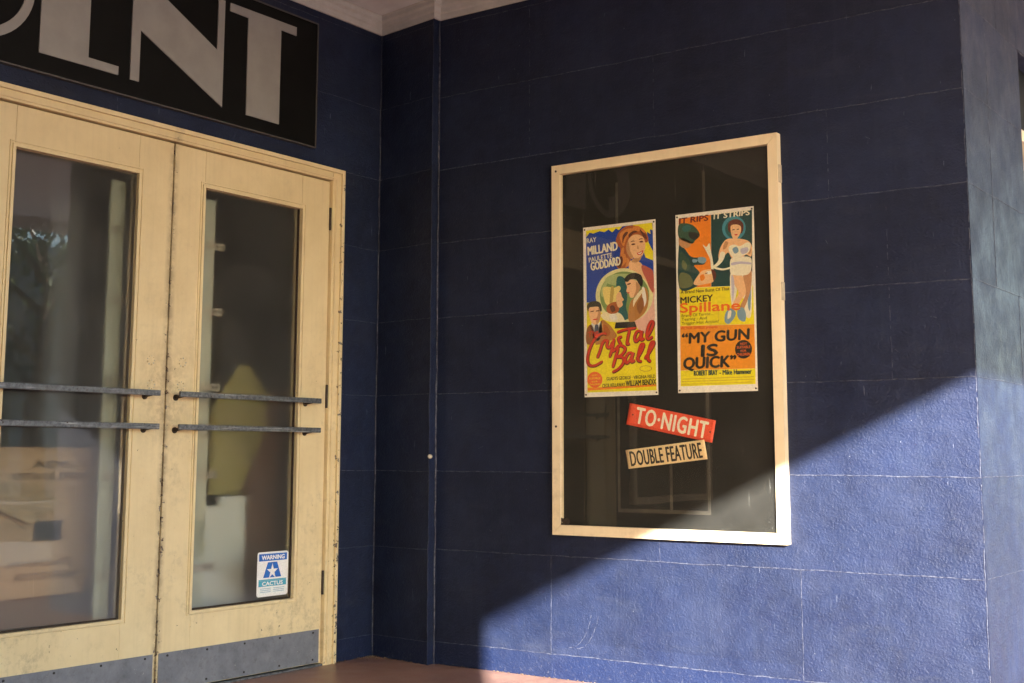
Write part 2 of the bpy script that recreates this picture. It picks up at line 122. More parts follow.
SHAPES_B = [
    ('illustration', 'orange', 1, 0, [(0.0147, 0.7084), (0.1599, 0.7085), (0.1553, 0.4184), (0.0133, 0.4235)]),
    ('illustration', 'dark_teal', 1, 0, [(0.1606, 0.7085), (0.3392, 0.7094), (0.3327, 0.4114), (0.1559, 0.4184)]),
    ('illustration', 'yellow', 1, 0, [(0.0133, 0.4228), (0.3354, 0.4106), (0.3374, 0.2588), (0.0139, 0.2698)]),
    ('illustration', 'orange_deep', 1, 0, [(0.0139, 0.2691), (0.3373, 0.2582), (0.3374, 0.0872), (0.0131, 0.0901)]),
    ('illustration', 'yellow', 1, 0, [(0.0131, 0.0895), (0.3374, 0.0866), (0.337, 0.0268), (0.0129, 0.0269)]),
    ('illustration', 'dark_green', 4, 1, [(0.0145, 0.6811), (0.0454, 0.686), (0.0802, 0.6733), (0.104, 0.6468), (0.1078, 0.6268), (0.0876, 0.6111), (0.0768, 0.5996), (0.0502, 0.6065), (0.0143, 0.6316)]),
    ('illustration', 'near_black', 5, 1, [(0.0612, 0.6477), (0.1012, 0.6396), (0.1078, 0.6268), (0.0876, 0.6136), (0.0637, 0.6253)]),
    ('illustration', 'skin_shade', 4, 1, [(0.0183, 0.6288), (0.0502, 0.6164), (0.0715, 0.6049), (0.0607, 0.586), (0.034, 0.5855), (0.0155, 0.6042)]),
    ('illustration', 'dark_teal', 3, 1, [(0.0141, 0.5944), (0.0393, 0.5826), (0.0709, 0.5457), (0.1266, 0.5393), (0.1344, 0.5265), (0.1236, 0.5101), (0.0812, 0.5105), (0.1021, 0.4845), (0.1149, 0.4541), (0.0856, 0.4215), (0.0133, 0.4235)]),
    ('illustration', 'dark_green', 4, 1, [(0.018, 0.5669), (0.0392, 0.5604), (0.0654, 0.519), (0.0519, 0.4903), (0.0256, 0.5044)]),
    ('illustration', 'olive', 4, 1, [(0.0176, 0.4827), (0.0571, 0.4751), (0.0753, 0.4443), (0.0646, 0.4252), (0.0173, 0.4257)]),
    ('illustration', 'steel_blue', 5, 1, [(0.1001, 0.54), (0.1266, 0.5393), (0.1371, 0.5263), (0.1236, 0.515), (0.1025, 0.5213)]),
    ('illustration', 'skin', 5, 1, [(0.102, 0.4722), (0.1206, 0.4857), (0.1524, 0.4885), (0.1707, 0.4775), (0.1756, 0.4551), (0.1621, 0.4364), (0.1304, 0.431), (0.0936, 0.4284), (0.0779, 0.4392)]),
    ('illustration', 'auburn_dark', 6, 1, [(0.1577, 0.4881), (0.1734, 0.4797), (0.1783, 0.4574), (0.1675, 0.441), (0.1625, 0.4609)]),
    ('illustration', 'auburn_dark', 6, 0, [(0.131, 0.4752), (0.1416, 0.4769), (0.1416, 0.4733), (0.131, 0.4715)]),
    ('illustration', 'teal', 4.4, 1, [(0.0319, 0.6723), (0.0561, 0.6777), (0.072, 0.6641), (0.0532, 0.6508), (0.0345, 0.6548)]),
    ('illustration', 'olive', 4.4, 1, [(0.0311, 0.5362), (0.0495, 0.5151), (0.0441, 0.4957), (0.0283, 0.5092)]),
    ('illustration', 'steel_blue', 4.2, 1, [(0.0762, 0.5355), (0.0973, 0.5316), (0.0919, 0.5221), (0.076, 0.5232)]),
    ('illustration', 'orange', 5.6, 1, [(0.1071, 0.4644), (0.1231, 0.4708), (0.1281, 0.4533), (0.1122, 0.4444)]),
    ('illustration', 'white', 5.7, 1, [(0.1364, 0.4797), (0.1549, 0.481), (0.1574, 0.471), (0.1415, 0.4696)]),
    ('illustration', 'skin_shade', 6.5, 1, [(0.3058, 0.5802), (0.327, 0.5738), (0.3314, 0.5445), (0.3205, 0.5355), (0.3158, 0.5576)]),
    ('illustration', 'skin_shade', 6.5, 1, [(0.2207, 0.5937), (0.234, 0.5879), (0.2228, 0.5667), (0.2095, 0.5653)]),
    ('illustration', 'lilac', 8.6, 1, [(0.2865, 0.5573), (0.316, 0.5625), (0.3182, 0.5454), (0.294, 0.5374)]),
    ('illustration', 'halo_teal', 3.6, 1, [(0.2197, 0.6718), (0.2361, 0.6851), (0.227, 0.6371), (0.2165, 0.6477)]),
    ('illustration', 'lilac', 7.4, 1, [(0.2441, 0.4508), (0.2546, 0.4453), (0.2559, 0.3917), (0.2472, 0.3532)]),
    ('illustration', 'steel_blue', 6.4, 1, [(0.3206, 0.4484), (0.3275, 0.4117), (0.3221, 0.3152), (0.3123, 0.34)]),
    ('illustration', 'skin', 8, 1, [(0.2621, 0.4302), (0.2728, 0.4344), (0.2878, 0.4044), (0.2822, 0.3926)]),
    ('illustration', 'cream_white', 8.6, 1, [(0.228, 0.3129), (0.2411, 0.3171), (0.238, 0.2929), (0.2248, 0.2862)]),
    ('illustration', 'cream_white', 5, 1, [(0.122, 0.5913), (0.1378, 0.5803), (0.1514, 0.594), (0.1563, 0.5667), (0.1637, 0.5318), (0.1683, 0.4899), (0.1577, 0.4881), (0.153, 0.5277), (0.1375, 0.5607)]),
    ('illustration', 'cream_white', 5, 1, [(0.171, 0.497), (0.2106, 0.4871), (0.2557, 0.4938), (0.2556, 0.4878), (0.2104, 0.4798), (0.1709, 0.4897)]),
    ('illustration', 'halo_teal', 3, 1, [(0.3102, 0.6404), (0.3086, 0.6297), (0.3046, 0.6198), (0.2983, 0.6111), (0.29, 0.604), (0.2803, 0.599), (0.2695, 0.5962), (0.2582, 0.5958), (0.2469, 0.5979), (0.2363, 0.6023), (0.2268, 0.6088), (0.2189, 0.6171), (0.2131, 0.6268), (0.2095, 0.6374), (0.2085, 0.6483), (0.21, 0.6591), (0.214, 0.6691), (0.2202, 0.6778), (0.2285, 0.6849), (0.2383, 0.6899), (0.2491, 0.6926), (0.2605, 0.6929), (0.2719, 0.6907), (0.2826, 0.6863), (0.2921, 0.6797), (0.2999, 0.6714), (0.3057, 0.6618), (0.3092, 0.6513)]),
    ('illustration', 'teal', 4, 1, [(0.2941, 0.6392), (0.2929, 0.6312), (0.2901, 0.6237), (0.2856, 0.6172), (0.2797, 0.6119), (0.2728, 0.608), (0.2651, 0.6059), (0.2571, 0.6056), (0.2491, 0.6071), (0.2415, 0.6104), (0.2348, 0.6153), (0.2292, 0.6215), (0.2251, 0.6287), (0.2226, 0.6366), (0.2218, 0.6448), (0.2229, 0.6529), (0.2257, 0.6604), (0.2302, 0.667), (0.2361, 0.6723), (0.243, 0.6761), (0.2507, 0.6782), (0.2588, 0.6784), (0.2669, 0.6769), (0.2745, 0.6736), (0.2812, 0.6687), (0.2868, 0.6625), (0.2909, 0.6552), (0.2934, 0.6474)]),
    ('illustration', 'skin', 6, 1, [(0.1989, 0.5709), (0.2236, 0.6008), (0.253, 0.6035), (0.2903, 0.5983), (0.322, 0.5862), (0.3359, 0.5611), (0.3309, 0.5252), (0.3098, 0.5339), (0.2856, 0.521), (0.2511, 0.5233), (0.2331, 0.5489), (0.2115, 0.5334), (0.1902, 0.53)]),
    ('illustration', 'auburn_dark', 6, 1, [(0.2356, 0.6632), (0.2548, 0.6787), (0.2816, 0.6766), (0.3, 0.6582), (0.2992, 0.6315), (0.2882, 0.6203), (0.2836, 0.6497), (0.2542, 0.6545), (0.2456, 0.6284), (0.2351, 0.6389)]),
    ('illustration', 'skin', 7, 1, [(0.2461, 0.6527), (0.2677, 0.6583), (0.289, 0.6493), (0.2897, 0.6274), (0.2771, 0.6065), (0.2636, 0.5978), (0.2506, 0.6134)]),
    ('illustration', 'red', 8, 1, [(0.2614, 0.6187), (0.2761, 0.6188), (0.2693, 0.6132)]),
    ('illustration', 'near_black', 8, 0, [(0.2539, 0.6399), (0.2633, 0.6404), (0.2632, 0.6368), (0.2538, 0.6363)]),
    ('illustration', 'near_black', 8, 0, [(0.2726, 0.6397), (0.282, 0.6402), (0.2819, 0.6365), (0.2725, 0.636)]),
    ('illustration', 'cream_white', 8, 1, [(0.2362, 0.5706), (0.2604, 0.5786), (0.2842, 0.5696), (0.3139, 0.582), (0.3296, 0.5736), (0.3235, 0.545), (0.2938, 0.5301), (0.2591, 0.5252), (0.2409, 0.5435)]),
    ('illustration', 'steel_blue', 9, 1, [(0.252, 0.5622), (0.2708, 0.5681), (0.2784, 0.5506), (0.2622, 0.542)]),
    ('illustration', 'cream_white', 7, 1, [(0.2013, 0.5536), (0.2198, 0.5474), (0.2113, 0.5212), (0.1896, 0.5007), (0.1683, 0.4923), (0.1658, 0.4998), (0.1873, 0.518)]),
    ('illustration', 'cream_white', 8, 1, [(0.2458, 0.5237), (0.2858, 0.5282), (0.3281, 0.5205), (0.3324, 0.4888), (0.3209, 0.4581), (0.2838, 0.4531), (0.2444, 0.4629), (0.2398, 0.4925)]),
    ('illustration', 'lilac', 9, 1, [(0.2481, 0.5065), (0.2853, 0.5089), (0.3275, 0.5012), (0.3273, 0.494), (0.285, 0.4992), (0.2478, 0.4968)]),
    ('illustration', 'cream_white', 6, 1, [(0.2418, 0.4655), (0.2682, 0.4614), (0.2697, 0.4152), (0.2577, 0.3551), (0.2466, 0.3289), (0.2397, 0.3683), (0.2381, 0.4171)]),
    ('illustration', 'cream_white', 6, 1, [(0.2919, 0.4599), (0.3318, 0.4671), (0.3317, 0.3752), (0.324, 0.2909), (0.3032, 0.2944), (0.2947, 0.3652)]),
    ('illustration', 'skin', 7, 1, [(0.2496, 0.4577), (0.2865, 0.4554), (0.3091, 0.4128), (0.311, 0.3885), (0.2812, 0.3514), (0.2567, 0.3114), (0.241, 0.3098), (0.2497, 0.3482), (0.2741, 0.3833), (0.2566, 0.4208)]),
    ('illustration', 'skin_shade', 7.5, 1, [(0.2946, 0.4622), (0.3293, 0.4721), (0.3288, 0.4116), (0.3156, 0.364), (0.2934, 0.3167), (0.2773, 0.303), (0.2808, 0.3344), (0.3057, 0.3863)]),
    ('illustration', 'steel_blue', 8, 1, [(0.2202, 0.3157), (0.2387, 0.3269), (0.2593, 0.3112), (0.2562, 0.2919), (0.2322, 0.2664), (0.2141, 0.2721), (0.212, 0.2942)]),
    ('illustration', 'steel_blue', 8, 1, [(0.2699, 0.3204), (0.291, 0.3266), (0.3034, 0.3017), (0.3, 0.2728), (0.2793, 0.2762), (0.2667, 0.2963)]),
    ('rating_badge', 'near_black', 3, 1, [(0.3254, 0.1614), (0.3243, 0.1534), (0.3214, 0.1459), (0.3169, 0.1391), (0.3111, 0.1336), (0.3041, 0.1296), (0.2964, 0.1272), (0.2884, 0.1266), (0.2804, 0.1278), (0.2729, 0.1308), (0.2662, 0.1354), (0.2606, 0.1413), (0.2565, 0.1484), (0.254, 0.1562), (0.2533, 0.1644), (0.2544, 0.1725), (0.2572, 0.18), (0.2617, 0.1868), (0.2675, 0.1923), (0.2745, 0.1963), (0.2822, 0.1987), (0.2903, 0.1993), (0.2983, 0.198), (0.3059, 0.195), (0.3126, 0.1904), (0.3182, 0.1844), (0.3223, 0.1773), (0.3248, 0.1695)]),
    ('lettering', 'yellow_dark', 2, 0, [(0.0181, 0.0565), (0.3301, 0.0561), (0.3301, 0.0536), (0.0181, 0.054)]),
    ('lettering', 'yellow_dark', 2, 0, [(0.018, 0.0466), (0.3298, 0.0464), (0.3298, 0.044), (0.018, 0.0441)]),
    ('lettering', 'yellow_dark', 2, 0, [(0.018, 0.0354), (0.3219, 0.0358), (0.3218, 0.0339), (0.018, 0.0336)]),
]
TEXT_B = [
    ('lettering', 'IT RIPS', (0.0159, 0.686), (0.1488, 0.6874), 0.0234, 'maroon', 6, 0.1, 0.06),
    ('lettering', 'IT STRIPS', (0.1717, 0.6892), (0.3292, 0.6909), 0.0221, 'cream_white', 6, 0.1, 0.05),
    ('lettering', 'A Brand New Burst Of That', (0.0198, 0.3995), (0.2351, 0.399), 0.013, 'near_black', 6, 0, 0.03),
    ('lettering', 'MICKEY', (0.017, 0.3601), (0.1635, 0.3616), 0.026, 'near_black', 6, 0, 0.045),
    ('lettering', 'Spillane', (0.0142, 0.323), (0.2804, 0.3186), 0.0389, 'orange_red', 9, 0, 0.045),
    ('lettering', 'Brand Of Terror...', (0.0219, 0.304), (0.1626, 0.3053), 0.0117, 'near_black', 6, 0, 0.0),
    ('lettering', 'Tearing - And', (0.0218, 0.2892), (0.1337, 0.2896), 0.0117, 'near_black', 6, 0, 0.0),
    ('lettering', 'Trigger-Hot Action!', (0.0217, 0.2731), (0.1855, 0.2735), 0.0117, 'near_black', 6, 0, 0.0),
    ('lettering', 'VICTOR SAVILLE presents', (0.0165, 0.2548), (0.1799, 0.2518), 0.0104, 'red', 6, 0, 0.03),
    ('title_lettering', '“MY GUN', (0.0188, 0.1964), (0.3162, 0.2018), 0.0428, 'near_black', 6, 0.08, 0.06),
    ('title_lettering', 'IS', (0.1034, 0.1423), (0.1807, 0.1441), 0.0467, 'near_black', 6, 0.08, 0.065),
    ('title_lettering', 'QUICK”', (0.0234, 0.0959), (0.2569, 0.0974), 0.0454, 'near_black', 6, 0.08, 0.065),
    ('lettering', 'ROBERT BRAY', (0.0719, 0.067), (0.1768, 0.0672), 0.0208, 'dark_teal', 6, 0, 0.05),
    ('lettering', '- Mike Hammer', (0.1845, 0.0669), (0.3228, 0.0672), 0.0195, 'dark_teal', 6, 0, 0.05),
    ('badge_lettering', 'NOT', (0.2769, 0.1804), (0.3053, 0.1804), 0.0091, 'red_orange', 6, 0, 0.03),
    ('badge_lettering', 'SUITABLE', (0.261, 0.1665), (0.3191, 0.1665), 0.0104, 'red_orange', 6, 0, 0.03),
    ('badge_lettering', 'FOR', (0.2775, 0.1525), (0.302, 0.1527), 0.0091, 'red_orange', 6, 0, 0.03),
    ('badge_lettering', 'CHILDREN', (0.2604, 0.1386), (0.3171, 0.1388), 0.0104, 'red_orange', 6, 0, 0.03),
]

# ------------------------------------------------------------------ materials
def newmat(name):
    m = bpy.data.materials.new(name); m.use_nodes = True
    nt = m.node_tree; nt.nodes.clear()
    out = nt.nodes.new('ShaderNodeOutputMaterial')
    return m, nt, out
class NT:
    def __init__(s, nt): s.nt = nt; s.geo = None
    def n(s, t, **k):
        x = s.nt.nodes.new(t)
        for a, b in k.items():
            if hasattr(x, a): setattr(x, a, b)
            else: s.set(x.inputs[a.replace('_', ' ')], b)
        return x
    def set(s, i, v):
        if hasattr(v, 'is_output'): s.nt.links.new(v, i)
        else: i.default_value = v
    def pos(s, scale=(1, 1, 1)):
        if not s.geo: s.geo = s.nt.nodes.new('ShaderNodeNewGeometry')
        mp = s.nt.nodes.new('ShaderNodeMapping'); mp.inputs['Scale'].default_value = scale
        s.nt.links.new(s.geo.outputs['Position'], mp.inputs['Vector']); return mp.outputs[0]
    def noise(s, sc=5, det=3, rough=.5, scale=(1, 1, 1), vec=None):
        x = s.n('ShaderNodeTexNoise'); s.set(x.inputs['Vector'], vec or s.pos(scale))
        x.inputs['Scale'].default_value = sc; x.inputs['Detail'].default_value = det; x.inputs['Roughness'].default_value = rough
        return x.outputs['Fac']
    def ramp(s, f, a, b, lo=0., hi=1.):
        x = s.n('ShaderNodeMapRange'); s.set(x.inputs[0], f)
        for i, v in zip((1, 2, 3, 4), (a, b, lo, hi)): x.inputs[i].default_value = v
        return x.outputs[0]
    def math(s, op, a, b=0.):
        x = s.n('ShaderNodeMath', operation=op); s.set(x.inputs[0], a); s.set(x.inputs[1], b); return x.outputs[0]
    def mix(s, f, a, b):
        x = s.n('ShaderNodeMix', data_type='RGBA'); s.set(x.inputs[0], f)
        for i, v in ((6, a), (7, b)):
            s.set(x.inputs[i], (tuple(v) + (1,)) if isinstance(v, (tuple, list)) and len(v) == 3 else v)
        return x.outputs[2]
    def bsdf(s, out, col, rough=.5, spec=.5, metal=0., normal=None, coat=0.):
        b = s.n('ShaderNodeBsdfPrincipled')
        s.set(b.inputs['Base Color'], (tuple(col) + (1,)) if isinstance(col, (tuple, list)) and len(col) == 3 else col)
        s.set(b.inputs['Roughness'], rough); s.set(b.inputs['Specular IOR Level'], spec); s.set(b.inputs['Metallic'], metal)
        if normal is not None: s.set(b.inputs['Normal'], normal)
        if coat: b.inputs['Coat Weight'].default_value = coat
        if out is not None: s.nt.links.new(b.outputs[0], out.inputs[0])
        return b
    def bump(s, h, dist=.002, st=1., prev=None):
        x = s.n('ShaderNodeBump'); s.set(x.inputs['Height'], h); x.inputs['Distance'].default_value = dist; x.inputs['Strength'].default_value = st
        if prev is not None: s.set(x.inputs['Normal'], prev)
        return x.outputs[0]
    def sep(s):
        s.pos(); x = s.n('ShaderNodeSeparateXYZ'); s.nt.links.new(s.geo.outputs['Position'], x.inputs[0]); return x.outputs
M = {}
def flat(name, c, rough=.6, spec=.4, metal=0., var=.12, vs=40):
    m, nt, out = newmat(name); N = NT(nt)
    f = N.ramp(N.noise(vs, 3), .3, .7)
    col = N.mix(f, tuple(x * (1 - var) for x in c), tuple(min(1, x * (1 + var)) for x in c))
    N.bsdf(out, col, rough, spec, metal, N.bump(N.noise(vs * 6, 2), .0003))
    M[name] = m; return m
def navy(name, a, b, worn=0.):
    m, nt, out = newmat(name); N = NT(nt)
    big = N.ramp(N.noise(2.3, 5, .6), .35, .68)
    mid = N.ramp(N.noise(14, 5, .65), .35, .68)
    col = N.mix(big, a, b); col = N.mix(N.math('MULTIPLY', mid, .35), col, tuple(x * 1.5 for x in b))
    # faint vertical drips and wiped streaks
    dr = N.ramp(N.noise(1, 4, .6, (26, 26, 1.3)), .56, .74)
    col = N.mix(N.math('MULTIPLY', dr, .28), col, (.020, .030, .058))
    # dull chalky bloom in patches
    bl = N.ramp(N.noise(5.5, 6, .7), .52, .75)
    col = N.mix(N.math('MULTIPLY', bl, .22), col, (.040, .050, .095))
    # tiny scuffs and bare specks
    v = N.n('ShaderNodeTexVoronoi'); N.set(v.inputs['Vector'], N.pos((1, 1, .6))); v.inputs['Scale'].default_value = 34
    sp = N.math('MULTIPLY', N.math('LESS_THAN', v.outputs['Distance'], .042), N.math('GREATER_THAN', N.noise(9, 3), .585))
    col = N.mix(N.math('MULTIPLY', sp, .55), col, (.26, .28, .32))
    ln = N.math('GREATER_THAN', N.noise(1, 3, .5, (90, 90, 9)), .735)
    col = N.mix(N.math('MULTIPLY', ln, .35), col, (.2, .22, .28))
    z = N.sep()[2]
    col = N.mix(N.math('MULTIPLY', N.math('LESS_THAN', z, .098), .6), col, (.005, .013, .052))
    foot = N.math('MULTIPLY', N.ramp(z, .16, .0), N.math('GREATER_THAN', N.noise(60, 5, .75), .60))
    col = N.mix(N.math('MULTIPLY', foot, .3), col, (.12, .12, .14))
    blot = N.math('MULTIPLY', N.ramp(N.noise(4.2, 6, .7, (1, 1, 1.8)), .5, .72), .45)
    col = N.mix(blot, col, (.0055, .009, .036))
    if worn:
        w = N.math('MULTIPLY', N.ramp(N.noise(38, 5, .75), .42, .58), N.ramp(N.noise(2.2, 3, .6), .36, .62, .5, 1.))
        col = N.mix(N.math('MULTIPLY', w, .75), col, (.11, .12, .155))
    # each panel took the paint a little differently
    mp = N.n('ShaderNodeVectorMath', operation='FLOOR'); N.set(mp.inputs[0], N.pos((.9, .9, 2.882)))
    sh = N.n('ShaderNodeVectorMath', operation='ADD'); N.set(sh.inputs[0], N.pos((.895, .895, 2.882))); sh.inputs[1].default_value = (.6, .4, -.438); N.set(mp.inputs[0], sh.outputs[0])
    wn = N.n('ShaderNodeTexWhiteNoise'); N.set(wn.inputs['Vector'], mp.outputs[0])
    hs = N.n('ShaderNodeHueSaturation'); N.set(hs.inputs['Color'], col); N.set(hs.inputs['Value'], N.ramp(wn.outputs['Value'], 0, 1, .86, 1.16)); col = hs.outputs[0]
    smear = N.ramp(N.noise(1, 5, .65, (3, 3, 14)), .55, .78)
    col = N.mix(N.math('MULTIPLY', smear, .3), col, (.034, .041, .062))
    rg = N.ramp(N.noise(5, 5, .65), .35, .68, .44, .64)
    # brushed-on thick paint: orange peel, wrinkles and trowel waves
    bp = N.bump(N.noise(6, 4, .6, (1, 1, 1.5)), .012, .6)
    bp = N.bump(N.noise(85, 4, .7, (1, 1, 1.3)), .0026, .8, bp)
    bp = N.bump(N.ramp(N.noise(26, 3, .6, (1, 1, 1.6)), .48, .75), .0016, .4, bp)
    bp = N.bump(N.ramp(N.noise(120, 3, .6), .35, .7), .0011, .8, bp)
    wr = N.n('ShaderNodeTexVoronoi'); wr.feature = 'SMOOTH_F1'; N.set(wr.inputs['Vector'], N.pos((1, 1, 1.6))); wr.inputs['Scale'].default_value = 75
    bp = N.bump(wr.outputs['Distance'], .0014, .15, bp)
    N.bsdf(out, col, rg, .34, 0, bp)
    M[name] = m; return m
navy('navy_paint', (.0046, .0083, .0265), (.0096, .0168, .0480))
navy('worn_joint', (.010, .012, .028), (.02, .024, .05), 1.)
def cream(name, a, b, chips=1., streak=(1, 1, 1)):
    m, nt, out = newmat(name); N = NT(nt)
    col = N.mix(N.ramp(N.noise(6, 5, .6), .3, .7), a, b)
    col = N.mix(N.math('MULTIPLY', N.ramp(N.noise(1, 3, .5, (50, 50, 2.2)), .5, .8), .18), col, tuple(x * .72 for x in a))
    z = N.sep()[2]; y = N.sep()[1]
    dirt = N.math('MULTIPLY', N.math('MULTIPLY', N.ramp(N.noise(22, 6, .75), .48, .80), N.ramp(N.noise(3.1, 4, .6), .42, .62, .1, 1.)), N.ramp(z, 1.7, .1, .2, .85))
    col = N.mix(dirt, col, (.30, .24, .16))
    hy = N.ramp(N.math('ABSOLUTE', N.math('ADD', y, 1.237)), .16, .04); hz = N.ramp(N.math('ABSOLUTE', N.math('SUBTRACT', z, 1.15)), .26, .06)
    hand = N.math('MULTIPLY', N.math('MULTIPLY', hy, hz), N.ramp(N.noise(30, 6, .75), .42, .62, .0, .5 * chips))
    col = N.mix(hand, col, (.34, .26, .17))
    gap = N.math('MULTIPLY', N.ramp(N.math('ABSOLUTE', N.math('ADD', y, 1.237)), .03, .004), N.ramp(N.noise(18, 5, .7), .38, .6, .15, .7 * chips))
    col = N.mix(gap, col, (.25, .18, .11))
    lo = N.ramp(z, 2.2, .0, .0, .05)
    near = N.ramp(N.math('ABSOLUTE', N.math('ADD', y, 1.235)), .022, .003, 0, .13)
    edge = N.ramp(N.math('ABSOLUTE', N.math('ADD', y, .262)), .022, .002, 0, .13)
    th = N.math('SUBTRACT', .70 + (1 - chips) * .06, N.math('ADD', lo, N.math('ADD', near, edge)))
    ch = N.math('GREATER_THAN', N.noise(34, 6, .7, streak), N.math('ADD', th, .02))
    c2 = N.mix(N.ramp(N.noise(55, 3), .4, .6), (.10, .055, .035), (.22, .20, .17))
    col = N.mix(ch, col, c2)
    v = N.n('ShaderNodeTexVoronoi'); N.set(v.inputs['Vector'], N.pos()); v.inputs['Scale'].default_value = 26
    sp = N.math('MULTIPLY', N.math('LESS_THAN', v.outputs['Distance'], .04), N.math('GREATER_THAN', N.noise(7, 3), .60))
    col = N.mix(N.math('MULTIPLY', sp, .4 * chips), col, (.16, .10, .06))
    bp = N.bump(N.noise(1, 3, .6, (160, 160, 8)), .0006, .6)
    bp = N.bump(N.noise(24, 4), .0012, .5, bp)
    bp = N.bump(N.math('SUBTRACT', 1., ch), .0008, 1., bp)
    N.bsdf(out, col, N.ramp(N.noise(12, 3), .3, .7, .42, .62), .38, 0, bp)
    M[name] = m; return m
cream('cream_paint', (.72, .585, .345), (.80, .665, .41))
cream('case_paint', (.74, .63, .44), (.81, .70, .50), .25)
def cornice_m():
    m, nt, out = newmat('cornice_paint'); N = NT(nt)
    col = N.mix(N.ramp(N.noise(9, 5, .7), .35, .7), (.58, .58, .55), (.70, .69, .66))
    N.bsdf(out, col, .6, .3, 0, N.bump(N.noise(30, 4), .001)); M['cornice'] = m
cornice_m()
flat('ceiling_paint', (.80, .82, .84), .75, .2, 0, .12, 5)
flat('sign_black', (.004, .004, .004), .6, .15, 0, .3, 9)
flat('sign_letter', (.29, .29, .29), .5, .4, .0, .08, 12)
flat('edge_metal', (.10, .095, .09), .5, .5, .3)
flat('dark_gap', (.012, .010, .008), .8, .2)
flat('hinge_metal', (.05, .035, .025), .6, .5, .4, .4, 60)
flat('hinge_cream', (.55, .48, .36), .5, .5, .2)
flat('screw', (.05, .045, .045), .5, .5, .6)
flat('board_dark', (.0065, .0065, .0062), .7, .25, 0, .25, 6)
flat('board_reflection', (.05, .047, .040), .75, .2, 0, .3, 20)
flat('lobby_paint', (.11, .11, .115), .8, .2, 0, .2, 3)
flat('lobby_floor', (.09, .08, .07), .7, .3, 0, .3, 6)
flat('post_paint', (.50, .54, .44), .6, .3, 0, .18, 9)
flat('bracket', (.50, .46, .36), .5, .5, .4, .3, 60)
flat('cardboard', (.52, .37, .23), .85, .15, 0, .12, 7)
flat('cardboard_ink', (.36, .255, .165), .85, .1, 0, .3, 60)
flat('kraft_paper', (.44, .33, .19), .7, .3, 0, .2, 12)
flat('plywood', (.23, .13, .085), .7, .3, 0, .25, 6)
flat('panel_white', (.74, .78, .74), .6, .3, 0, .08, 5)
flat('yellow_reflection', (.36, .32, .12), .7, .3, 0, .15, 9)
flat('pale_reflection', (.26, .29, .34), .7, .3)
flat('pin', (.01, .01, .01), .4)
flat('plug', (.55, .50, .42), .5)
flat('bark', (.10, .07, .05), .9, .2, 0, .4, 12)
flat('facade_paint', (.42, .41, .39), .8, .2, 0, .1, 2)
flat('window_dark', (.03, .035, .04), .1, .6)
flat('asphalt', (.05, .05, .052), .85, .3, 0, .25, 30)
flat('paving', (.34, .335, .33), .8, .3, 0, .15, 9)
flat('earth', (.14, .14, .12), .9, .2, 0, .3, 2)
flat('kerb', (.38, .37, .35), .8, .3)
flat('line_paint', (.7, .7, .68), .7)
def leaf_m():
    m, nt, out = newmat('leaf'); N = NT(nt)
    r = N.n('ShaderNodeNewGeometry').outputs['Random Per Island']
    N.bsdf(out, N.mix(r, (.035, .07, .015), (.10, .13, .035)), .4, .5); M['leaf'] = m
leaf_m()
def metal_bar():
    m, nt, out = newmat('bar_metal'); N = NT(nt)
    col = N.mix(N.ramp(N.noise(70, 5, .7), .35, .7), (.08, .09, .10), (.24, .26, .28))
    col = N.mix(N.ramp(N.noise(1, 4, .6, (200, 7, 200)), .55, .7), col, (.42, .44, .46))
    col = N.mix(N.math('GREATER_THAN', N.noise(45, 4, .7), .64), col, (.06, .045, .04))
    N.bsdf(out, col, N.ramp(N.noise(50, 3), .3, .7, .35, .6), .5, .55, N.bump(N.noise(90, 3), .0006)); M['bar_metal'] = m
metal_bar()
def kick():
    m, nt, out = newmat('kick_metal'); N = NT(nt)
    col = N.mix(N.ramp(N.noise(9, 6, .7), .3, .7), (.15, .16, .19), (.25, .265, .30))
    col = N.mix(N.math('MULTIPLY', N.ramp(N.noise(33, 6, .75), .52, .7), .5), col, (.10, .10, .11))
    col = N.mix(N.math('GREATER_THAN', N.noise(60, 4, .7), .70), col, (.4, .4, .4))
    N.bsdf(out, col, .5, .4, .15, N.bump(N.noise(16, 4), .002, .5)); M['kick_metal'] = m
kick()
def floor_m():
    m, nt, out = newmat('floor_red'); N = NT(nt)
    col = N.mix(N.ramp(N.noise(3, 6, .65), .3, .7), (.30, .165, .125), (.40, .235, .185))
    col = N.mix(N.math('MULTIPLY', N.ramp(N.noise(24, 6, .75), .5, .75), .45), col, (.42, .30, .24))
    col = N.mix(N.math('MULTIPLY', N.ramp(N.noise(1.6, 6, .7), .5, .68), .5), col, (.16, .085, .065))
    v = N.n('ShaderNodeTexVoronoi'); N.set(v.inputs['Vector'], N.pos()); v.inputs['Scale'].default_value = 90
    col = N.mix(N.math('MULTIPLY', N.math('LESS_THAN', v.outputs['Distance'], .16), .5), col, (.55, .45, .38))
    N.bsdf(out, col, N.ramp(N.noise(6, 4), .3, .7, .32, .55), .45, 0, N.bump(N.noise(18, 4), .0015, .5)); M['floor_red'] = m
floor_m()
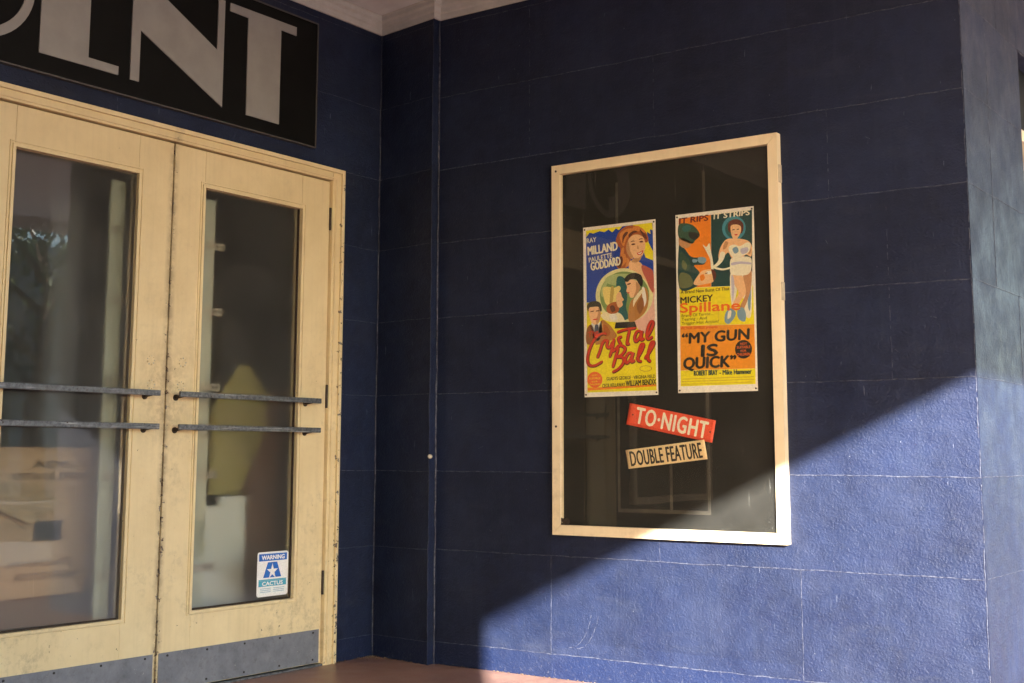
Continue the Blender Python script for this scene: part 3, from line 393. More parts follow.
def glass(name, dust, dcol, tint=.9, low=.0, f0=.045, rgh=.01, haze=0.):
    m, nt, out = newmat(name); N = NT(nt)
    N.pos()
    dp = N.n('ShaderNodeVectorMath', operation='DOT_PRODUCT')
    nt.links.new(N.geo.outputs['Incoming'], dp.inputs[0]); nt.links.new(N.geo.outputs['Normal'], dp.inputs[1])
    c = N.math('ABSOLUTE', dp.outputs['Value'])
    fr = N.math('ADD', N.math('MULTIPLY', N.math('POWER', N.math('SUBTRACT', 1., c), 5.), .9), f0)
    tr = N.n('ShaderNodeBsdfTransparent'); tr.inputs[0].default_value = (tint, tint * .99, tint * .96, 1)
    if haze:
        rf = N.n('ShaderNodeBsdfRefraction'); rf.inputs['IOR'].default_value = 1.04; rf.inputs['Roughness'].default_value = .7; rf.inputs[0].default_value = (tint, tint, tint * .98, 1)
        mh = N.n('ShaderNodeMixShader'); mh.inputs[0].default_value = haze; nt.links.new(tr.outputs[0], mh.inputs[1]); nt.links.new(rf.outputs[0], mh.inputs[2]); tr = mh
    gl = N.n('ShaderNodeBsdfGlossy'); gl.inputs['Roughness'].default_value = rgh; gl.inputs[0].default_value = (1, 1, 1, 1)
    N.set(gl.inputs['Normal'], N.bump(N.noise(3, 2), .002, .2))
    df = N.n('ShaderNodeBsdfDiffuse'); df.inputs[0].default_value = dcol + (1,)
    m1 = N.n('ShaderNodeMixShader'); N.set(m1.inputs[0], fr); nt.links.new(tr.outputs[0], m1.inputs[1]); nt.links.new(gl.outputs[0], m1.inputs[2])
    d = N.math('MULTIPLY', N.ramp(N.noise(5, 6, .7), .3, .75, .45, 1.7), dust)
    st = N.ramp(N.noise(1, 3, .5, (120, 120, 6)), .68, .76, 0, .10)
    sp = N.n('ShaderNodeTexVoronoi'); N.set(sp.inputs['Vector'], N.pos()); sp.inputs['Scale'].default_value = 60
    s1 = N.math('MULTIPLY', N.math('MULTIPLY', N.math('LESS_THAN', sp.outputs['Distance'], .09), N.math('GREATER_THAN', N.noise(11, 2), .62)), .22)
    d = N.math('ADD', d, N.math('ADD', st, s1))
    if low: d = N.math('ADD', d, N.math('MULTIPLY', N.ramp(N.sep()[2], .62, .25), low))
    m2 = N.n('ShaderNodeMixShader'); N.set(m2.inputs[0], d); nt.links.new(m1.outputs[0], m2.inputs[1]); nt.links.new(df.outputs[0], m2.inputs[2])
    nt.links.new(m2.outputs[0], out.inputs[0]); M[name] = m
glass('door_glass', .034, (.50, .49, .47), .90, low=.02, haze=.30)
glass('case_glass', .009, (.76, .77, .72), .99, f0=.022, rgh=.02)
INK = dict(hat_dark=(.40, .30, .08), blue=(.006, .045, .34), yellow=(.78, .60, .015), yellow_dark=(.42, .33, .05), pink=(.60, .38, .34), auburn=(.32, .09, .025), auburn_light=(.52, .20, .05),
 auburn_dark=(.10, .025, .015), skin=(.66, .42, .24), skin_shade=(.42, .22, .11), rose=(.38, .09, .07), red=(.50, .03, .02), white=(.75, .73, .66), cream_green=(.58, .60, .34),
 green=(.15, .26, .09), green_light=(.32, .42, .20), teal=(.02, .10, .11), hat_yellow=(.66, .56, .20), cream=(.70, .62, .46), tan_brown=(.36, .17, .045), near_black=(.018, .018, .016),
 navy=(.03, .05, .10), brown=(.22, .09, .03), red_orange=(.62, .12, .02), orange=(.72, .20, .015), cream_white=(.70, .67, .56), title_red=(.46, .035, .018),
 dark_teal=(.012, .05, .055), orange_deep=(.72, .26, .02), dark_green=(.03, .07, .05), olive=(.12, .14, .07), steel_blue=(.16, .28, .40), halo_teal=(.05, .22, .32), lilac=(.40, .40, .55),
 maroon=(.12, .015, .01), orange_red=(.68, .13, .015), paper=(.76, .73, .65), sign_red=(.62, .075, .035), sign_cream=(.62, .50, .30), ink_black=(.02, .017, .014), sticker_blue=(.02, .11, .42),
 sticker_pale=(.62, .68, .74), sticker_teal=(.06, .30, .42))
for k, c in INK.items():
    c = tuple(min(.85, x * 1.3) for x in c)
    flat('ink_' + k, c, .42, .4, 0, .10, 170)
# ------------------------------------------------------------------ mesh helpers
class MB:
    def __init__(s): s.bm = bmesh.new(); s.mats = []
    def mi(s, m):
        if m not in s.mats: s.mats.append(m)
        return s.mats.index(m)
    def box(s, p0, p1, m, bev=0.):
        x0, y0, z0 = [min(a, b) for a, b in zip(p0, p1)]; x1, y1, z1 = [max(a, b) for a, b in zip(p0, p1)]
        b = bmesh.new(); vs = [b.verts.new(c) for c in ((x0, y0, z0), (x1, y0, z0), (x1, y1, z0), (x0, y1, z0), (x0, y0, z1), (x1, y0, z1), (x1, y1, z1), (x0, y1, z1))]
        for f in ((3, 2, 1, 0), (4, 5, 6, 7), (0, 1, 5, 4), (1, 2, 6, 5), (2, 3, 7, 6), (3, 0, 4, 7)): b.faces.new([vs[i] for i in f])
        if bev: bmesh.ops.bevel(b, geom=list(b.edges), offset=bev, segments=2, affect='EDGES', profile=.6)
        s.merge(b, m)
    def prism(s, plan, z0, z1, m, bev=0.):
        b = bmesh.new(); lo = [b.verts.new((x, y, z0)) for x, y in plan]; hi = [b.verts.new((x, y, z1)) for x, y in plan]
        n = len(plan); b.faces.new(lo[::-1]); b.faces.new(hi)
        for i in range(n): b.faces.new([lo[i], lo[(i + 1) % n], hi[(i + 1) % n], hi[i]])
        bmesh.ops.recalc_face_normals(b, faces=b.faces)
        if bev: bmesh.ops.bevel(b, geom=list(b.edges), offset=bev, segments=2, affect='EDGES')
        s.merge(b, m)
    def poly(s, pts, m, d):       # thin slab: polygon pts (3D) thickened by vector d
        tris = tessellate_polygon([pts]); b = bmesh.new()
        vs = [b.verts.new(p) for p in pts]; n = len(pts)
        for t in tris:
            try: b.faces.new([vs[i] for i in t])
            except ValueError: pass
        for i in range(n):
            j = (i + 1) % n
            q = [vs[i], vs[j], b.verts.new(pts[j] - d), b.verts.new(pts[i] - d)]
            try: b.faces.new(q)
            except ValueError: pass
        s.merge(b, m)
    def tube(s, pts, r, m, seg=8):
        b = bmesh.new(); rings = []
        for i, p in enumerate(pts):
            p = Vector(p); a = Vector(pts[max(0, i - 1)]); c = Vector(pts[min(len(pts) - 1, i + 1)]); t = (c - a).normalized()
            u = t.orthogonal().normalized() if not rings else (pu - t * pu.dot(t)).normalized(); pu = u; w = t.cross(u)
            rr = r[i] if isinstance(r, (list, tuple)) else r
            rings.append([b.verts.new(p + (u * math.cos(k * 2 * math.pi / seg) + w * math.sin(k * 2 * math.pi / seg)) * rr) for k in range(seg)])
        for A, B in zip(rings, rings[1:]):
            for k in range(seg): b.faces.new([A[k], A[(k + 1) % seg], B[(k + 1) % seg], B[k]])
        b.faces.new(rings[0][::-1]); b.faces.new(rings[-1]); s.merge(b, m)
    def bead(s, a, b_, nrm, m, w=.006, h=.0028, step=.018, gap=0.):   # irregular raised filler line on a wall
        a, b_, nrm = Vector(a), Vector(b_), Vector(nrm).normalized(); L = (b_ - a).length; t = (b_ - a) / L; q = nrm.cross(t)
        n = max(2, int(L / step)); b = bmesh.new(); prev = None; wob = 0; off = 0
        for i in range(n + 1):
            p = a + t * L * i / n; wob = .7 * wob + random.uniform(-.0012, .0012)
            hh = h * random.uniform(.55, 1.15); ww = w * random.uniform(.55, 1.2)
            c = p + q * wob
            r = [b.verts.new(c - q * ww * .5 - nrm * .001), b.verts.new(c - q * ww * .22 + nrm * hh), b.verts.new(c + q * ww * .22 + nrm * hh), b.verts.new(c + q * ww * .5 - nrm * .001)]
            if prev and random.random() > gap:
                for k in range(3): b.faces.new([prev[k], prev[k + 1], r[k + 1], r[k]])
            prev = r
        bmesh.ops.recalc_face_normals(b, faces=b.faces); s.merge(b, m)
    def merge(s, b, m):
        i = s.mi(m); mp = {}
        for v in b.verts: mp[v] = s.bm.verts.new(v.co)
        for f in b.faces:
            try: nf = s.bm.faces.new([mp[v] for v in f.verts]); nf.material_index = i
            except ValueError: pass
        b.free()
    def build(s, name, parent=None, smooth=False, **tags):
        me = bpy.data.meshes.new(name); s.bm.to_mesh(me); s.bm.free()
        for m in s.mats: me.materials.append(M[m])
        if smooth: me.polygons.foreach_set('use_smooth', [True] * len(me.polygons))
        o = bpy.data.objects.new(name, me); COL.objects.link(o)
        if parent: o.parent = parent; o.matrix_parent_inverse = PINV(parent)
        for k, v in tags.items(): o[k] = v
        return o
def PINV(p):
    m = Matrix.Translation(-Vector(p.location)) if p.parent is None else Matrix.Identity(4)
    return m
def thing(name, label, cat, loc=(0, 0, 0), group=None):
    o = bpy.data.objects.new(name, None); o.empty_display_size = .1; o.location = loc; COL.objects.link(o)
    o['label'] = label; o['category'] = cat
    if group: o['group'] = group
    return o
def catmull(p, n=5):
    out = []; L = len(p)
    for i in range(L):
        a, b, c, d = p[i - 1], p[i], p[(i + 1) % L], p[(i + 2) % L]
        for k in range(n):
            t = k / n
            out.append(tuple(.5 * (2 * b[j] + (c[j] - a[j]) * t + (2 * a[j] - 5 * b[j] + 4 * c[j] - d[j]) * t * t + (3 * b[j] - a[j] - 3 * c[j] + d[j]) * t ** 3) for j in (0, 1)))
    return out
# text as real lettering: outline mesh verts in a unit frame, then mapped to a plane
_tc = {}
def glyphs(s, bold, spacing=1.):
    k = (s, bold, spacing)
    if k in _tc: return _tc[k]
    cu = bpy.data.curves.new('t', 'FONT'); cu.body = s; cu.size = 1; cu.offset = bold; cu.space_character = spacing; cu.resolution_u = 3
    o = bpy.data.objects.new('t', cu); COL.objects.link(o); bpy.context.view_layer.update()
    me = bpy.data.meshes.new_from_object(o.evaluated_get(bpy.context.evaluated_depsgraph_get()))
    vs = [v.co.copy() for v in me.vertices]; fs = [list(p.vertices) for p in me.polygons]
    bpy.data.objects.remove(o); bpy.data.curves.remove(cu); bpy.data.meshes.remove(me)
    _tc[k] = (vs, fs); return vs, fs
def text(mb, s, P, a, b, h, m, bold=.03, shear=0., layer=0., spacing=1., bend=0.):
    """s between plane points a and b (u,v metres), cap height h; P(u,v,layer)->3D"""
    if bold > .022:      # heavy faces: three closely shifted impressions of a lighter one
        off = (bold - .012) * h / .72; ca = (b[0] - a[0]) / math.hypot(b[0] - a[0], b[1] - a[1]); sa = (b[1] - a[1]) / math.hypot(b[0] - a[0], b[1] - a[1])
        for i, (ox, oy) in enumerate(((0, 0), (1, 0), (-1, 0), (0, .7), (0, -.7))):
            dx, dy = off * (ox * ca - oy * sa), off * (ox * sa + oy * ca)
            text(mb, s, P, (a[0] + dx + off * ca, a[1] + dy), (b[0] + dx - off * ca, b[1] + dy), h * .96, m, 0, shear, layer + i * .06, spacing, bend)
        return
    vs, fs = glyphs(s, bold, spacing)
    x0 = min(v.x for v in vs); x1 = max(v.x for v in vs); cap = .69 + bold
    L = math.hypot(b[0] - a[0], b[1] - a[1]); ca, sa = (b[0] - a[0]) / L, (b[1] - a[1]) / L
    q = []
    for v in vs:
        yy = (v.y + bold * .5) / cap * h; xx = (v.x - x0) / (x1 - x0) * L
        t = xx / L; xx += shear * yy; yy += bend * (4 * t * (1 - t)) * h
        q.append(mb.bm.verts.new(P(a[0] + xx * ca - yy * sa, a[1] + xx * sa + yy * ca, layer)))
    i = mb.mi(m)
    for f in fs:
        try: nf = mb.bm.faces.new([q[k] for k in f]); nf.material_index = i
        except ValueError: pass
# ------------------------------------------------------------------ key dimensions
XD = -2.792                 # face of the entrance wall
ZC = 3.045                  # ceiling
ROWS = [.098, .499, .846, 1.194, 1.541, 1.888, 2.235, 2.583, 2.93]
# ------------------------------------------------------------------ walls
w = MB(); w.prism([(-2.416, 0), (0, 0), (-.25, .25), (-2.416, .25)], 0, ZC + .3, 'navy_paint', .0015)
for z in ROWS: w.bead((-2.41, 0, z), (-.004, 0, z), (0, -1, 0), 'worn_joint', .0055, .0020, .016, 0)
for x, z0, z1 in ((-.673, .1, .499), (-1.79, .1, .499), (-1.268, .499, .846), (-.718, .846, 1.194), (-1.79, .846, 1.194), (-.30, 1.194, 1.888), (-1.27, 2.235, 2.583), (-.52, 1.888, 2.235), (-1.9, 2.235, 2.93)):
    w.bead((x, 0, z0), (x, 0, z1), (0, -1, 0), 'worn_joint', .0036, .0013, .014, 0 if z0 < .9 else .5)
w.bead((-.003, -.001, 0), (-.003, -.001, ZC), (.35, -1, 0), 'worn_joint', .0035, .0009, .02, .15)
for dx in (0, .035):        # curved rub marks near the foot of the wall
    pts = [(-1.70 + dx + .11 * math.sin(t) , .13 + .19 * (1 - math.cos(t))) for t in [k * .13 for k in range(11)]]
    for p, q in zip(pts, pts[1:]): w.bead((p[0], 0, p[1]), (q[0], 0, q[1]), (0, -1, 0), 'worn_joint', .0035, .0008, .008, .25)
for k in range(26):         # small scars
    x = random.uniform(-2.35, -.05); z = random.uniform(.15, 2.2); L = random.uniform(.006, .03); an = random.uniform(-.6, 2.2)
    if -1.8 < x < -.68 and z > .56: continue
    w.bead((x, 0, z), (x + L * math.cos(an), 0, z + L * math.sin(an)), (0, -1, 0), 'worn_joint', .003, .001, .006, .1)
wall_p = w.build('poster_wall', label='navy blue panelled wall that the cream framed display case hangs on', category='wall')
w = MB(); pier = [(-2.83, .0205), (-2.416, -.045), (-2.416, .2), (-2.83, .2)]
w.prism(pier, 0, ZC + .3, 'navy_paint', .0012)
dv = Vector((.414, -.0655, 0)).normalized(); nv = Vector((dv.y, -dv.x, 0))
A = Vector((-2.79, .0142, 0)); B = Vector((-2.418, -.0447, 0))
for z in ROWS:
    w.bead(A + Vector((0, 0, z)), B + Vector((0, 0, z)), nv, 'worn_joint', .004, .0014, .016, 0)
w.bead(Vector((-2.4165, -.0465, 0)), Vector((-2.4165, -.0465, ZC)), (.6, -1, 0), 'navy_paint', .007, .0022, .02, 0)
w.bead((-2.413, -.0035, 0), (-2.413, -.0035, ZC), (1, -1, 0), 'worn_joint', .009, .003, .02, 0)
w.bead((-2.787, .0095, 0), (-2.787, .0095, ZC), (.8, -1, 0), 'worn_joint', .006, .002, .02, 0)
w.build('corner_pier', label='narrow dark navy pier in the inner corner between doors and display case', category='pier')
# return wall round the outer corner, with the shop window opening
w = MB()
w.prism([(0, 0), (0, .800), (-.25, .800), (-.25, .25)], 0, ZC + .3, 'navy_paint', .0015)
w.box((-.25, .800, 0), (0, 2.6, .60), 'navy_paint'); w.box((-.25, .800, 2.59), (0, 2.6, ZC + .3), 'navy_paint'); w.box((-.25, 2.6, 0), (0, 7, ZC + .3), 'navy_paint')
for z in ROWS:
    w.bead((0, .004, z), (0, .76 if .6 < z < 2.58 else 6.9, z), (1, 0, 0), 'worn_joint', .0045, .0018, .016, 0)
for y, z0, z1 in ((.311, 1.541, 2.583), (.478, 2.583, 2.93), (.62, 1.194, 1.541)):
    w.bead((0, y, z0), (0, y, z1), (1, 0, 0), 'worn_joint', .004, .0015, .014, 0)
w.build('side_wall', label='navy wall round the outer corner, shining grey blue in open daylight', category='wall')
t = thing('shop_window', 'cream framed window with a dark panel over it beyond the outer wall corner', 'window', (0, 1.7, .6))
f = MB(); f.box((-.12, .800, .6), (-.02, .835, 2.27), 'case_paint', .003); f.box((-.12, 2.56, .6), (-.02, 2.6, 2.27), 'case_paint', .003)
f.box((-.12, .835, .6), (-.02, 2.56, .65), 'case_paint', .003); f.box((-.12, .835, 2.22), (-.02, 2.56, 2.27), 'case_paint', .003); f.build('window_frame', t)
f = MB(); f.box((-.10, .80, .65), (-.094, 2.56, 2.22), 'case_glass'); f.build('window_glass', t)
f = MB(); f.box((-.10, .800, 2.273), (-.07, 2.6, 2.59), 'sign_black'); f.build('dark_panel', t)
f = MB(); f.box((-.24, .800, .6), (-.22, 2.6, 2.27), 'board_dark'); f.build('window_lining', t)
# entrance wall with its doorway
w = MB(); DT = 2.231; Y0, Y1 = -.25, -2.225
w.box((XD - .2, -.25 + .0, 0), (XD, .03, ZC + .3), 'navy_paint')
w.box((XD - .2, Y1, DT - .02), (XD, Y0, ZC + .3), 'navy_paint')
w.box((XD - .2, -6, 0), (XD, Y1, ZC + .3), 'navy_paint')
for z in ROWS:
    for y0, y1 in ((.008, -.25),) if z < DT else ((.008, -5.2),): w.bead((XD, y0, z), (XD, y1, z), (1, 0, 0), 'worn_joint', .004, .0014, .016, 0)
    if z < DT: w.bead((XD, -2.23, z), (XD, -5.2, z), (1, 0, 0), 'worn_joint', .004, .0014, .03, 0)
w.build('entrance_wall', label='dark navy wall around the cream double doors under the black sign', category='wall')
# wall facing the display case from across the entrance, and a second case on the entrance wall
w = MB(); w.box((XD - .2, -5.55, 0), (2.01, -5.3, ZC + .3), 'navy_paint', .002)
for z in ROWS: w.bead((XD, -5.3, z), (2.0, -5.3, z), (0, 1, 0), 'worn_joint', .006, .0024, .03, .2)
w.build('facing_wall', label='navy wall across the entrance, opposite the film poster case', category='wall')
# ------------------------------------------------------------------ ground, ceiling, surroundings
def sheet(name, x0, x1, y0, y1, z, m, **k):
    s = MB(); v = [s.bm.verts.new(c) for c in ((x0, y0, z), (x1, y0, z), (x1, y1, z), (x0, y1, z))]; f_ = s.bm.faces.new(v); f_.material_index = s.mi(m)
    return s.build(name, kind='structure', **k)
sheet('ground', -400, 400, -400, 400, -.16, 'earth')
s = MB(); s.box((XD - .1, -7, -.155), (3.2, 6.98, 0), 'floor_red'); s.build('entrance_floor', kind='structure')
s = MB(); s.box((3.2, -60, -.155), (5.6, 60, -.004), 'paving'); s.box((-20, -60, -.155), (3.2, -7, -.004), 'paving'); s.box((-20, 6.98, -.155), (3.2, 60, -.004), 'paving'); s.build('pavement', kind='structure')
s = MB(); s.box((5.6, -60, -.155), (5.75, 60, .0), 'kerb', .01); s.build('kerb', kind='structure')
sheet('road', 5.75, 15.5, -200, 200, -.15, 'asphalt')
s = MB(); s.box((15.5, -60, -.155), (19, 60, -.004), 'paving'); s.build('pavement', kind='structure')
s = MB()
for k in range(-12, 13): s.box((10.5, k * 4 - 1, -.147), (10.62, k * 4 + 1, -.1465), 'line_paint')
s.build('lane_line', kind='structure')
s = MB(); s.box((XD - .2, -9.5, ZC), (3.684, 7, ZC + .25), 'ceiling_paint'); s.box((3.60, -9.5, 2.95), (3.684, 7, ZC), 'cornice')
s.build('canopy', label='pale grey canopy ceiling sheltering the whole cinema entrance', category='canopy')
c = MB()
prof = [(0, 0), (.010, .0), (.012, .018), (.020, .022), (.024, .034), (.036, .040), (.038, .052), (.046, .056)]
def cornice(path, zc):
    b = bmesh.new(); rings = []; n = len(path)
    for i, p in enumerate(path):
        p = Vector(p); d0 = (p - Vector(path[i - 1])).normalized() if i else None; d1 = (Vector(path[i + 1]) - p).normalized() if i < n - 1 else None
        d0 = d0 or d1; d1 = d1 or d0; n0 = Vector((d0.y, -d0.x)); n1 = Vector((d1.y, -d1.x)); nn = (n0 + n1).normalized(); nn /= max(.3, nn.dot(n0))
        rings.append([b.verts.new((p.x + nn.x * a, p.y + nn.y * a, zc - .085 + h * 1.5)) for a, h in prof])
    for A_, B_ in zip(rings, rings[1:]):
        for k in range(len(prof) - 1): b.faces.new([A_[k], A_[k + 1], B_[k + 1], B_[k]])
    for r_ in rings: pass
    bmesh.ops.recalc_face_normals(b, faces=b.faces); c.merge(b, 'cornice')
cornice([(XD, -5.3), (XD, .0145), (-2.416, -.045), (-2.416, 0), (0, 0), (0, 6.9)], ZC - .001)
co = c.build('cornice', label='cream stepped cornice running along the top of the navy walls', category='moulding')
# lobby seen dimly through the door glass
s = MB(); s.box((-6.6, -3.3, 0), (-6.5, .6, 2.9), 'lobby_paint'); s.box((-6.5, .5, 0), (XD - .2, .6, 2.9), 'lobby_paint'); s.box((-6.5, -3.3, 0), (XD - .2, -3.2, 2.9), 'lobby_paint')
s.box((-6.5, -3.2, 2.8), (XD - .2, .5, 2.9), 'lobby_paint'); s.build('lobby_wall', label='dim grey lobby walls seen through the glass of the doors', category='wall')
s = MB(); s.box((-6.5, -3.2, -.1), (XD - .1, .5, .002), 'lobby_floor'); s.build('lobby_floor', kind='structure')
# ------------------------------------------------------------------ door frame and the two leaves
t = thing('door_frame', 'cream painted wooden frame around the double doors, chipped at its foot', 'door frame', (XD, -1.237, 0))
f = MB(); g = .072
for (ya, yb) in ((Y0, Y0 - g), (Y1, Y1 + g - .002)):
    sgn = -1 if yb < ya else 1
    f.box((XD - .12, ya, 0), (XD + .012, ya + sgn * (g - .001), DT), 'cream_paint', .002)
    f.box((XD + .0125, ya + sgn * .001, .0), (XD + .024, ya + sgn * .020, DT + .001), 'cream_paint', .003)
    f.box((XD + .0125, ya + sgn * .050, .0), (XD + .018, ya + sgn * .058, DT - .05), 'cream_paint', .002)
f.build('side_jamb', t)
f = MB(); f.box((XD - .12, Y1 + .0725, DT - .055), (XD + .012, Y0 - .0725, DT), 'cream_paint', .002)
f.box((XD + .0125, Y1 + .021, DT - .018), (XD + .024, Y0 - .021, DT + .001), 'cream_paint', .003)
f.box((XD + .0125, Y1 + .055, DT - .047), (XD + .018, Y0 - .055, DT - .039), 'cream_paint', .002); f.build('head', t)
f = MB(); f.box((XD - .119, Y1 + .05, .006), (XD - .07, Y0 - .05, DT - .03), 'dark_gap')
# only a rim: cut into four strips so that the doorway stays open
f.bm.free(); f = MB()
f.box((XD - .10, Y1 + .05, .006), (XD - .055, Y1 + .10, DT - .03), 'dark_gap'); f.box((XD - .10, Y0 - .10, .006), (XD - .055, Y0 - .05, DT - .03), 'dark_gap')
f.box((XD - .10, Y1 + .101, DT - .08), (XD - .055, Y0 - .101, DT - .03), 'dark_gap'); f.build('door_stop', t)
f = MB(); f.box((XD - .12, Y1 + .075, .0), (XD + .01, Y0 - .075, .008), 'bar_metal'); f.build('threshold', t)
def door(y_h, y_m, label, gy0, gy1):
    """y_h hinge side edge, y_m meeting edge; gy0..gy1 glass opening"""
    t = thing('glazed_door', label, 'door', (XD, (y_h + y_m) / 2, 0), 'pair of cream glazed entrance doors')
    lo, hi = min(y_h, y_m), max(y_h, y_m); XF = XD - .004; XB = XD - .049; top = 2.170
    ga, gb = min(gy0, gy1), max(gy0, gy1); za, zb = .303, 2.016
    f = MB()
    f.box((XB, lo, .012), (XF, ga, top), 'cream_paint', .0022); f.box((XB, gb, .012), (XF, hi, top), 'cream_paint', .0022)
    f.box((XB, ga + .0008, .012), (XF, gb - .0008, za), 'cream_paint', .0022); f.box((XB, ga + .0008, zb), (XF, gb - .0008, top), 'cream_paint', .0022)
    f.build('door_panel', t)
    f = MB()       # moulding round the glass, two steps
    for off, wd, pr in ((.0225, .005, .0045), (.001, .013, .0065)):
        a0, b0, c0, d0 = ga - off, gb + off, za - off * .8, zb + off
        if off < .01: a0, b0, c0, d0 = ga - .012, gb + .012, za - .012, zb + .012
        X1_ = XF + pr
        f.box((XF - .002, a0, c0), (X1_, a0 + wd, d0), 'cream_paint', .0015); f.box((XF - .002, b0 - wd, c0), (X1_, b0, d0), 'cream_paint', .0015)
        f.box((XF - .002, a0 + wd, c0), (X1_ - .0005, b0 - wd, c0 + wd), 'cream_paint', .0015); f.box((XF - .002, a0 + wd, d0 - wd), (X1_ - .0005, b0 - wd, d0), 'cream_paint', .0015)
    f.build('glazing_bead', t)
    f = MB(); tw = .0105 if y_h < -1.3 else -.002
    f.prism([(XD - .030 - tw, ga - .004), (XD - .026 - tw, ga - .004), (XD - .026 + tw, gb + .004), (XD - .030 + tw, gb + .004)], za - .004, zb + .004, 'door_glass'); f.build('glass_pane', t)
    f = MB()       # grimy putty inside the rebate
    for a, b in (((ga, za), (ga + .007, zb)), ((gb - .007, za), (gb, zb)), ((ga + .007, za), (gb - .007, za + .008))): f.box((XD - .026, a[0] + .0005, a[1] + .0005), (XD - .016, b[0] - .0005, b[1] - .0005), 'hinge_metal', .002)
    f.build('putty', t)
    f = MB(); f.box((XF, lo + .008, .014), (XF + .003, hi - .012, .157), 'kick_metal', .001)
    k = f.build('kick_plate', t)
    n = 5
    for i in range(n):
        for z in (.145, .030): f = MB(); f.tube([(XF + .0025, lo + .05 + (hi - lo - .1) * i / (n - 1), z), (XF + .0055, lo + .05 + (hi - lo - .1) * i / (n - 1), z)], .0045, 'screw', 10); f.build('screw', k)
    m_in = .098 if y_m < y_h else -.098
    s_ = 1 if y_h > y_m else -1
    for z in (1.155, 1.026):
        ya, yb = y_m + s_ * (.018 if s_ > 0 else .072), y_h - s_ * (.09 if s_ > 0 else .05)
        f = MB(); xb = XF + .052
        f.box((xb, ya, z - .011), (xb + .012, yb, z + .011), 'bar_metal', .003); h = f.build('push_bar', t)
        for yy in (ya + s_ * .028, yb - s_ * .04):
            f = MB(); f.tube([(XF - .001, yy, z - .012), (xb + .002, yy, z - .004)], .0065, 'hinge_metal', 10); f.tube([(XF - .0005, yy, z - .012), (XF + .004, yy, z - .012)], .0125, 'hinge_metal', 14); f.build('bracket', h)
    for zc in (1.995, 1.18, .357):
        f = MB(); f.tube([(XF + .006, y_h + s_ * .001, zc - .052), (XF + .006, y_h + s_ * .001, zc + .052)], .0058, 'hinge_metal', 8); f.build('hinge', t)
    f = MB()       # old filled screw holes and patches left by a former lock
    for yy, z in ((y_m + s_ * .075, 1.285), (y_m + s_ * .070, 1.19)):
        for k_ in range(9):
            a = k_ * .7; f.tube([(XF - .001, yy + .017 * math.cos(a), z + .017 * math.sin(a)), (XF + .0008, yy + .017 * math.cos(a), z + .017 * math.sin(a))], random.uniform(.0015, .004), 'kraft_paper' if k_ % 2 else 'bracket', 8)
    f.build('lock_scar', t)
    return t
door(-.327, -1.233, 'cream glazed door hinged beside the navy corner, blue and white sticker on its glass', -.504, -1.072)
door(-2.147, -1.241, 'cream glazed door with a brown removal carton behind its glass', -1.960, -1.411)
# ------------------------------------------------------------------ black sign over the doors
t = thing('cinema_sign', 'black board with large grey art deco letters above the double doors', 'sign', (XD, -2.2, 2.3))
zt, zb_ = 2.885, 2.308; yr = -.455; yl = -3.9
f = MB(); f.box((XD - .001, yl, zb_), (XD + .018, yr, zt), 'sign_black', .002); f.build('board', t)
f = MB()
for a, b in (((yl - .006, zb_ - .006), (yr + .006, zb_)), ((yl - .006, zt), (yr + .006, zt + .006)), ((yr, zb_), (yr + .006, zt)), ((yl - .006, zb_), (yl, zt))):
    f.box((XD - .001, a[0], a[1]), (XD + .022, b[0], b[1]), 'edge_metal', .001)
f.build('edge_trim', t)
LX = XD + .024
def letter(polys, name='letter'):
    f = MB()
    for p in polys: f.poly([Vector((LX, y, z)) for y, z in p], 'sign_letter', Vector((.005, 0, 0)))
    f.build(name, t)
letter([[(-.99, 2.832), (-.99, 2.796), (-.886, 2.794), (-.884, 2.364), (-.689, 2.363), (-.689, 2.794), (-.594, 2.792), (-.594, 2.832)]])
letter([[(-1.495, 2.373), (-1.452, 2.373), (-1.452, 2.583), (-1.020, 2.366), (-1.020, 2.832), (-1.056, 2.832), (-1.056, 2.606), (-1.495, 2.832)]])
letter([[(-1.903, 2.376), (-1.551, 2.376), (-1.551, 2.410), (-1.690, 2.411), (-1.690, 2.832), (-1.903, 2.832)], [(-1.689, 2.797), (-1.551, 2.797), (-1.551, 2.832), (-1.689, 2.832)]])
def arc(cy, cz, ry, rz, w_, a0, a1, n=28):
    o_ = [(cy + ry * math.cos(a0 + (a1 - a0) * k / n), cz + rz * math.sin(a0 + (a1 - a0) * k / n)) for k in range(n + 1)]
    i_ = [(cy + (ry - w_) * math.cos(a0 + (a1 - a0) * k / n), cz + (rz - w_) * math.sin(a0 + (a1 - a0) * k / n)) for k in range(n + 1)]
    return o_ + i_[::-1]
letter([arc(-2.17, 2.603, .24, .232, .036, -math.pi * .5, math.pi * .5), arc(-2.17, 2.603, .25, .232, .13, math.pi * .5, math.pi * 1.5)])
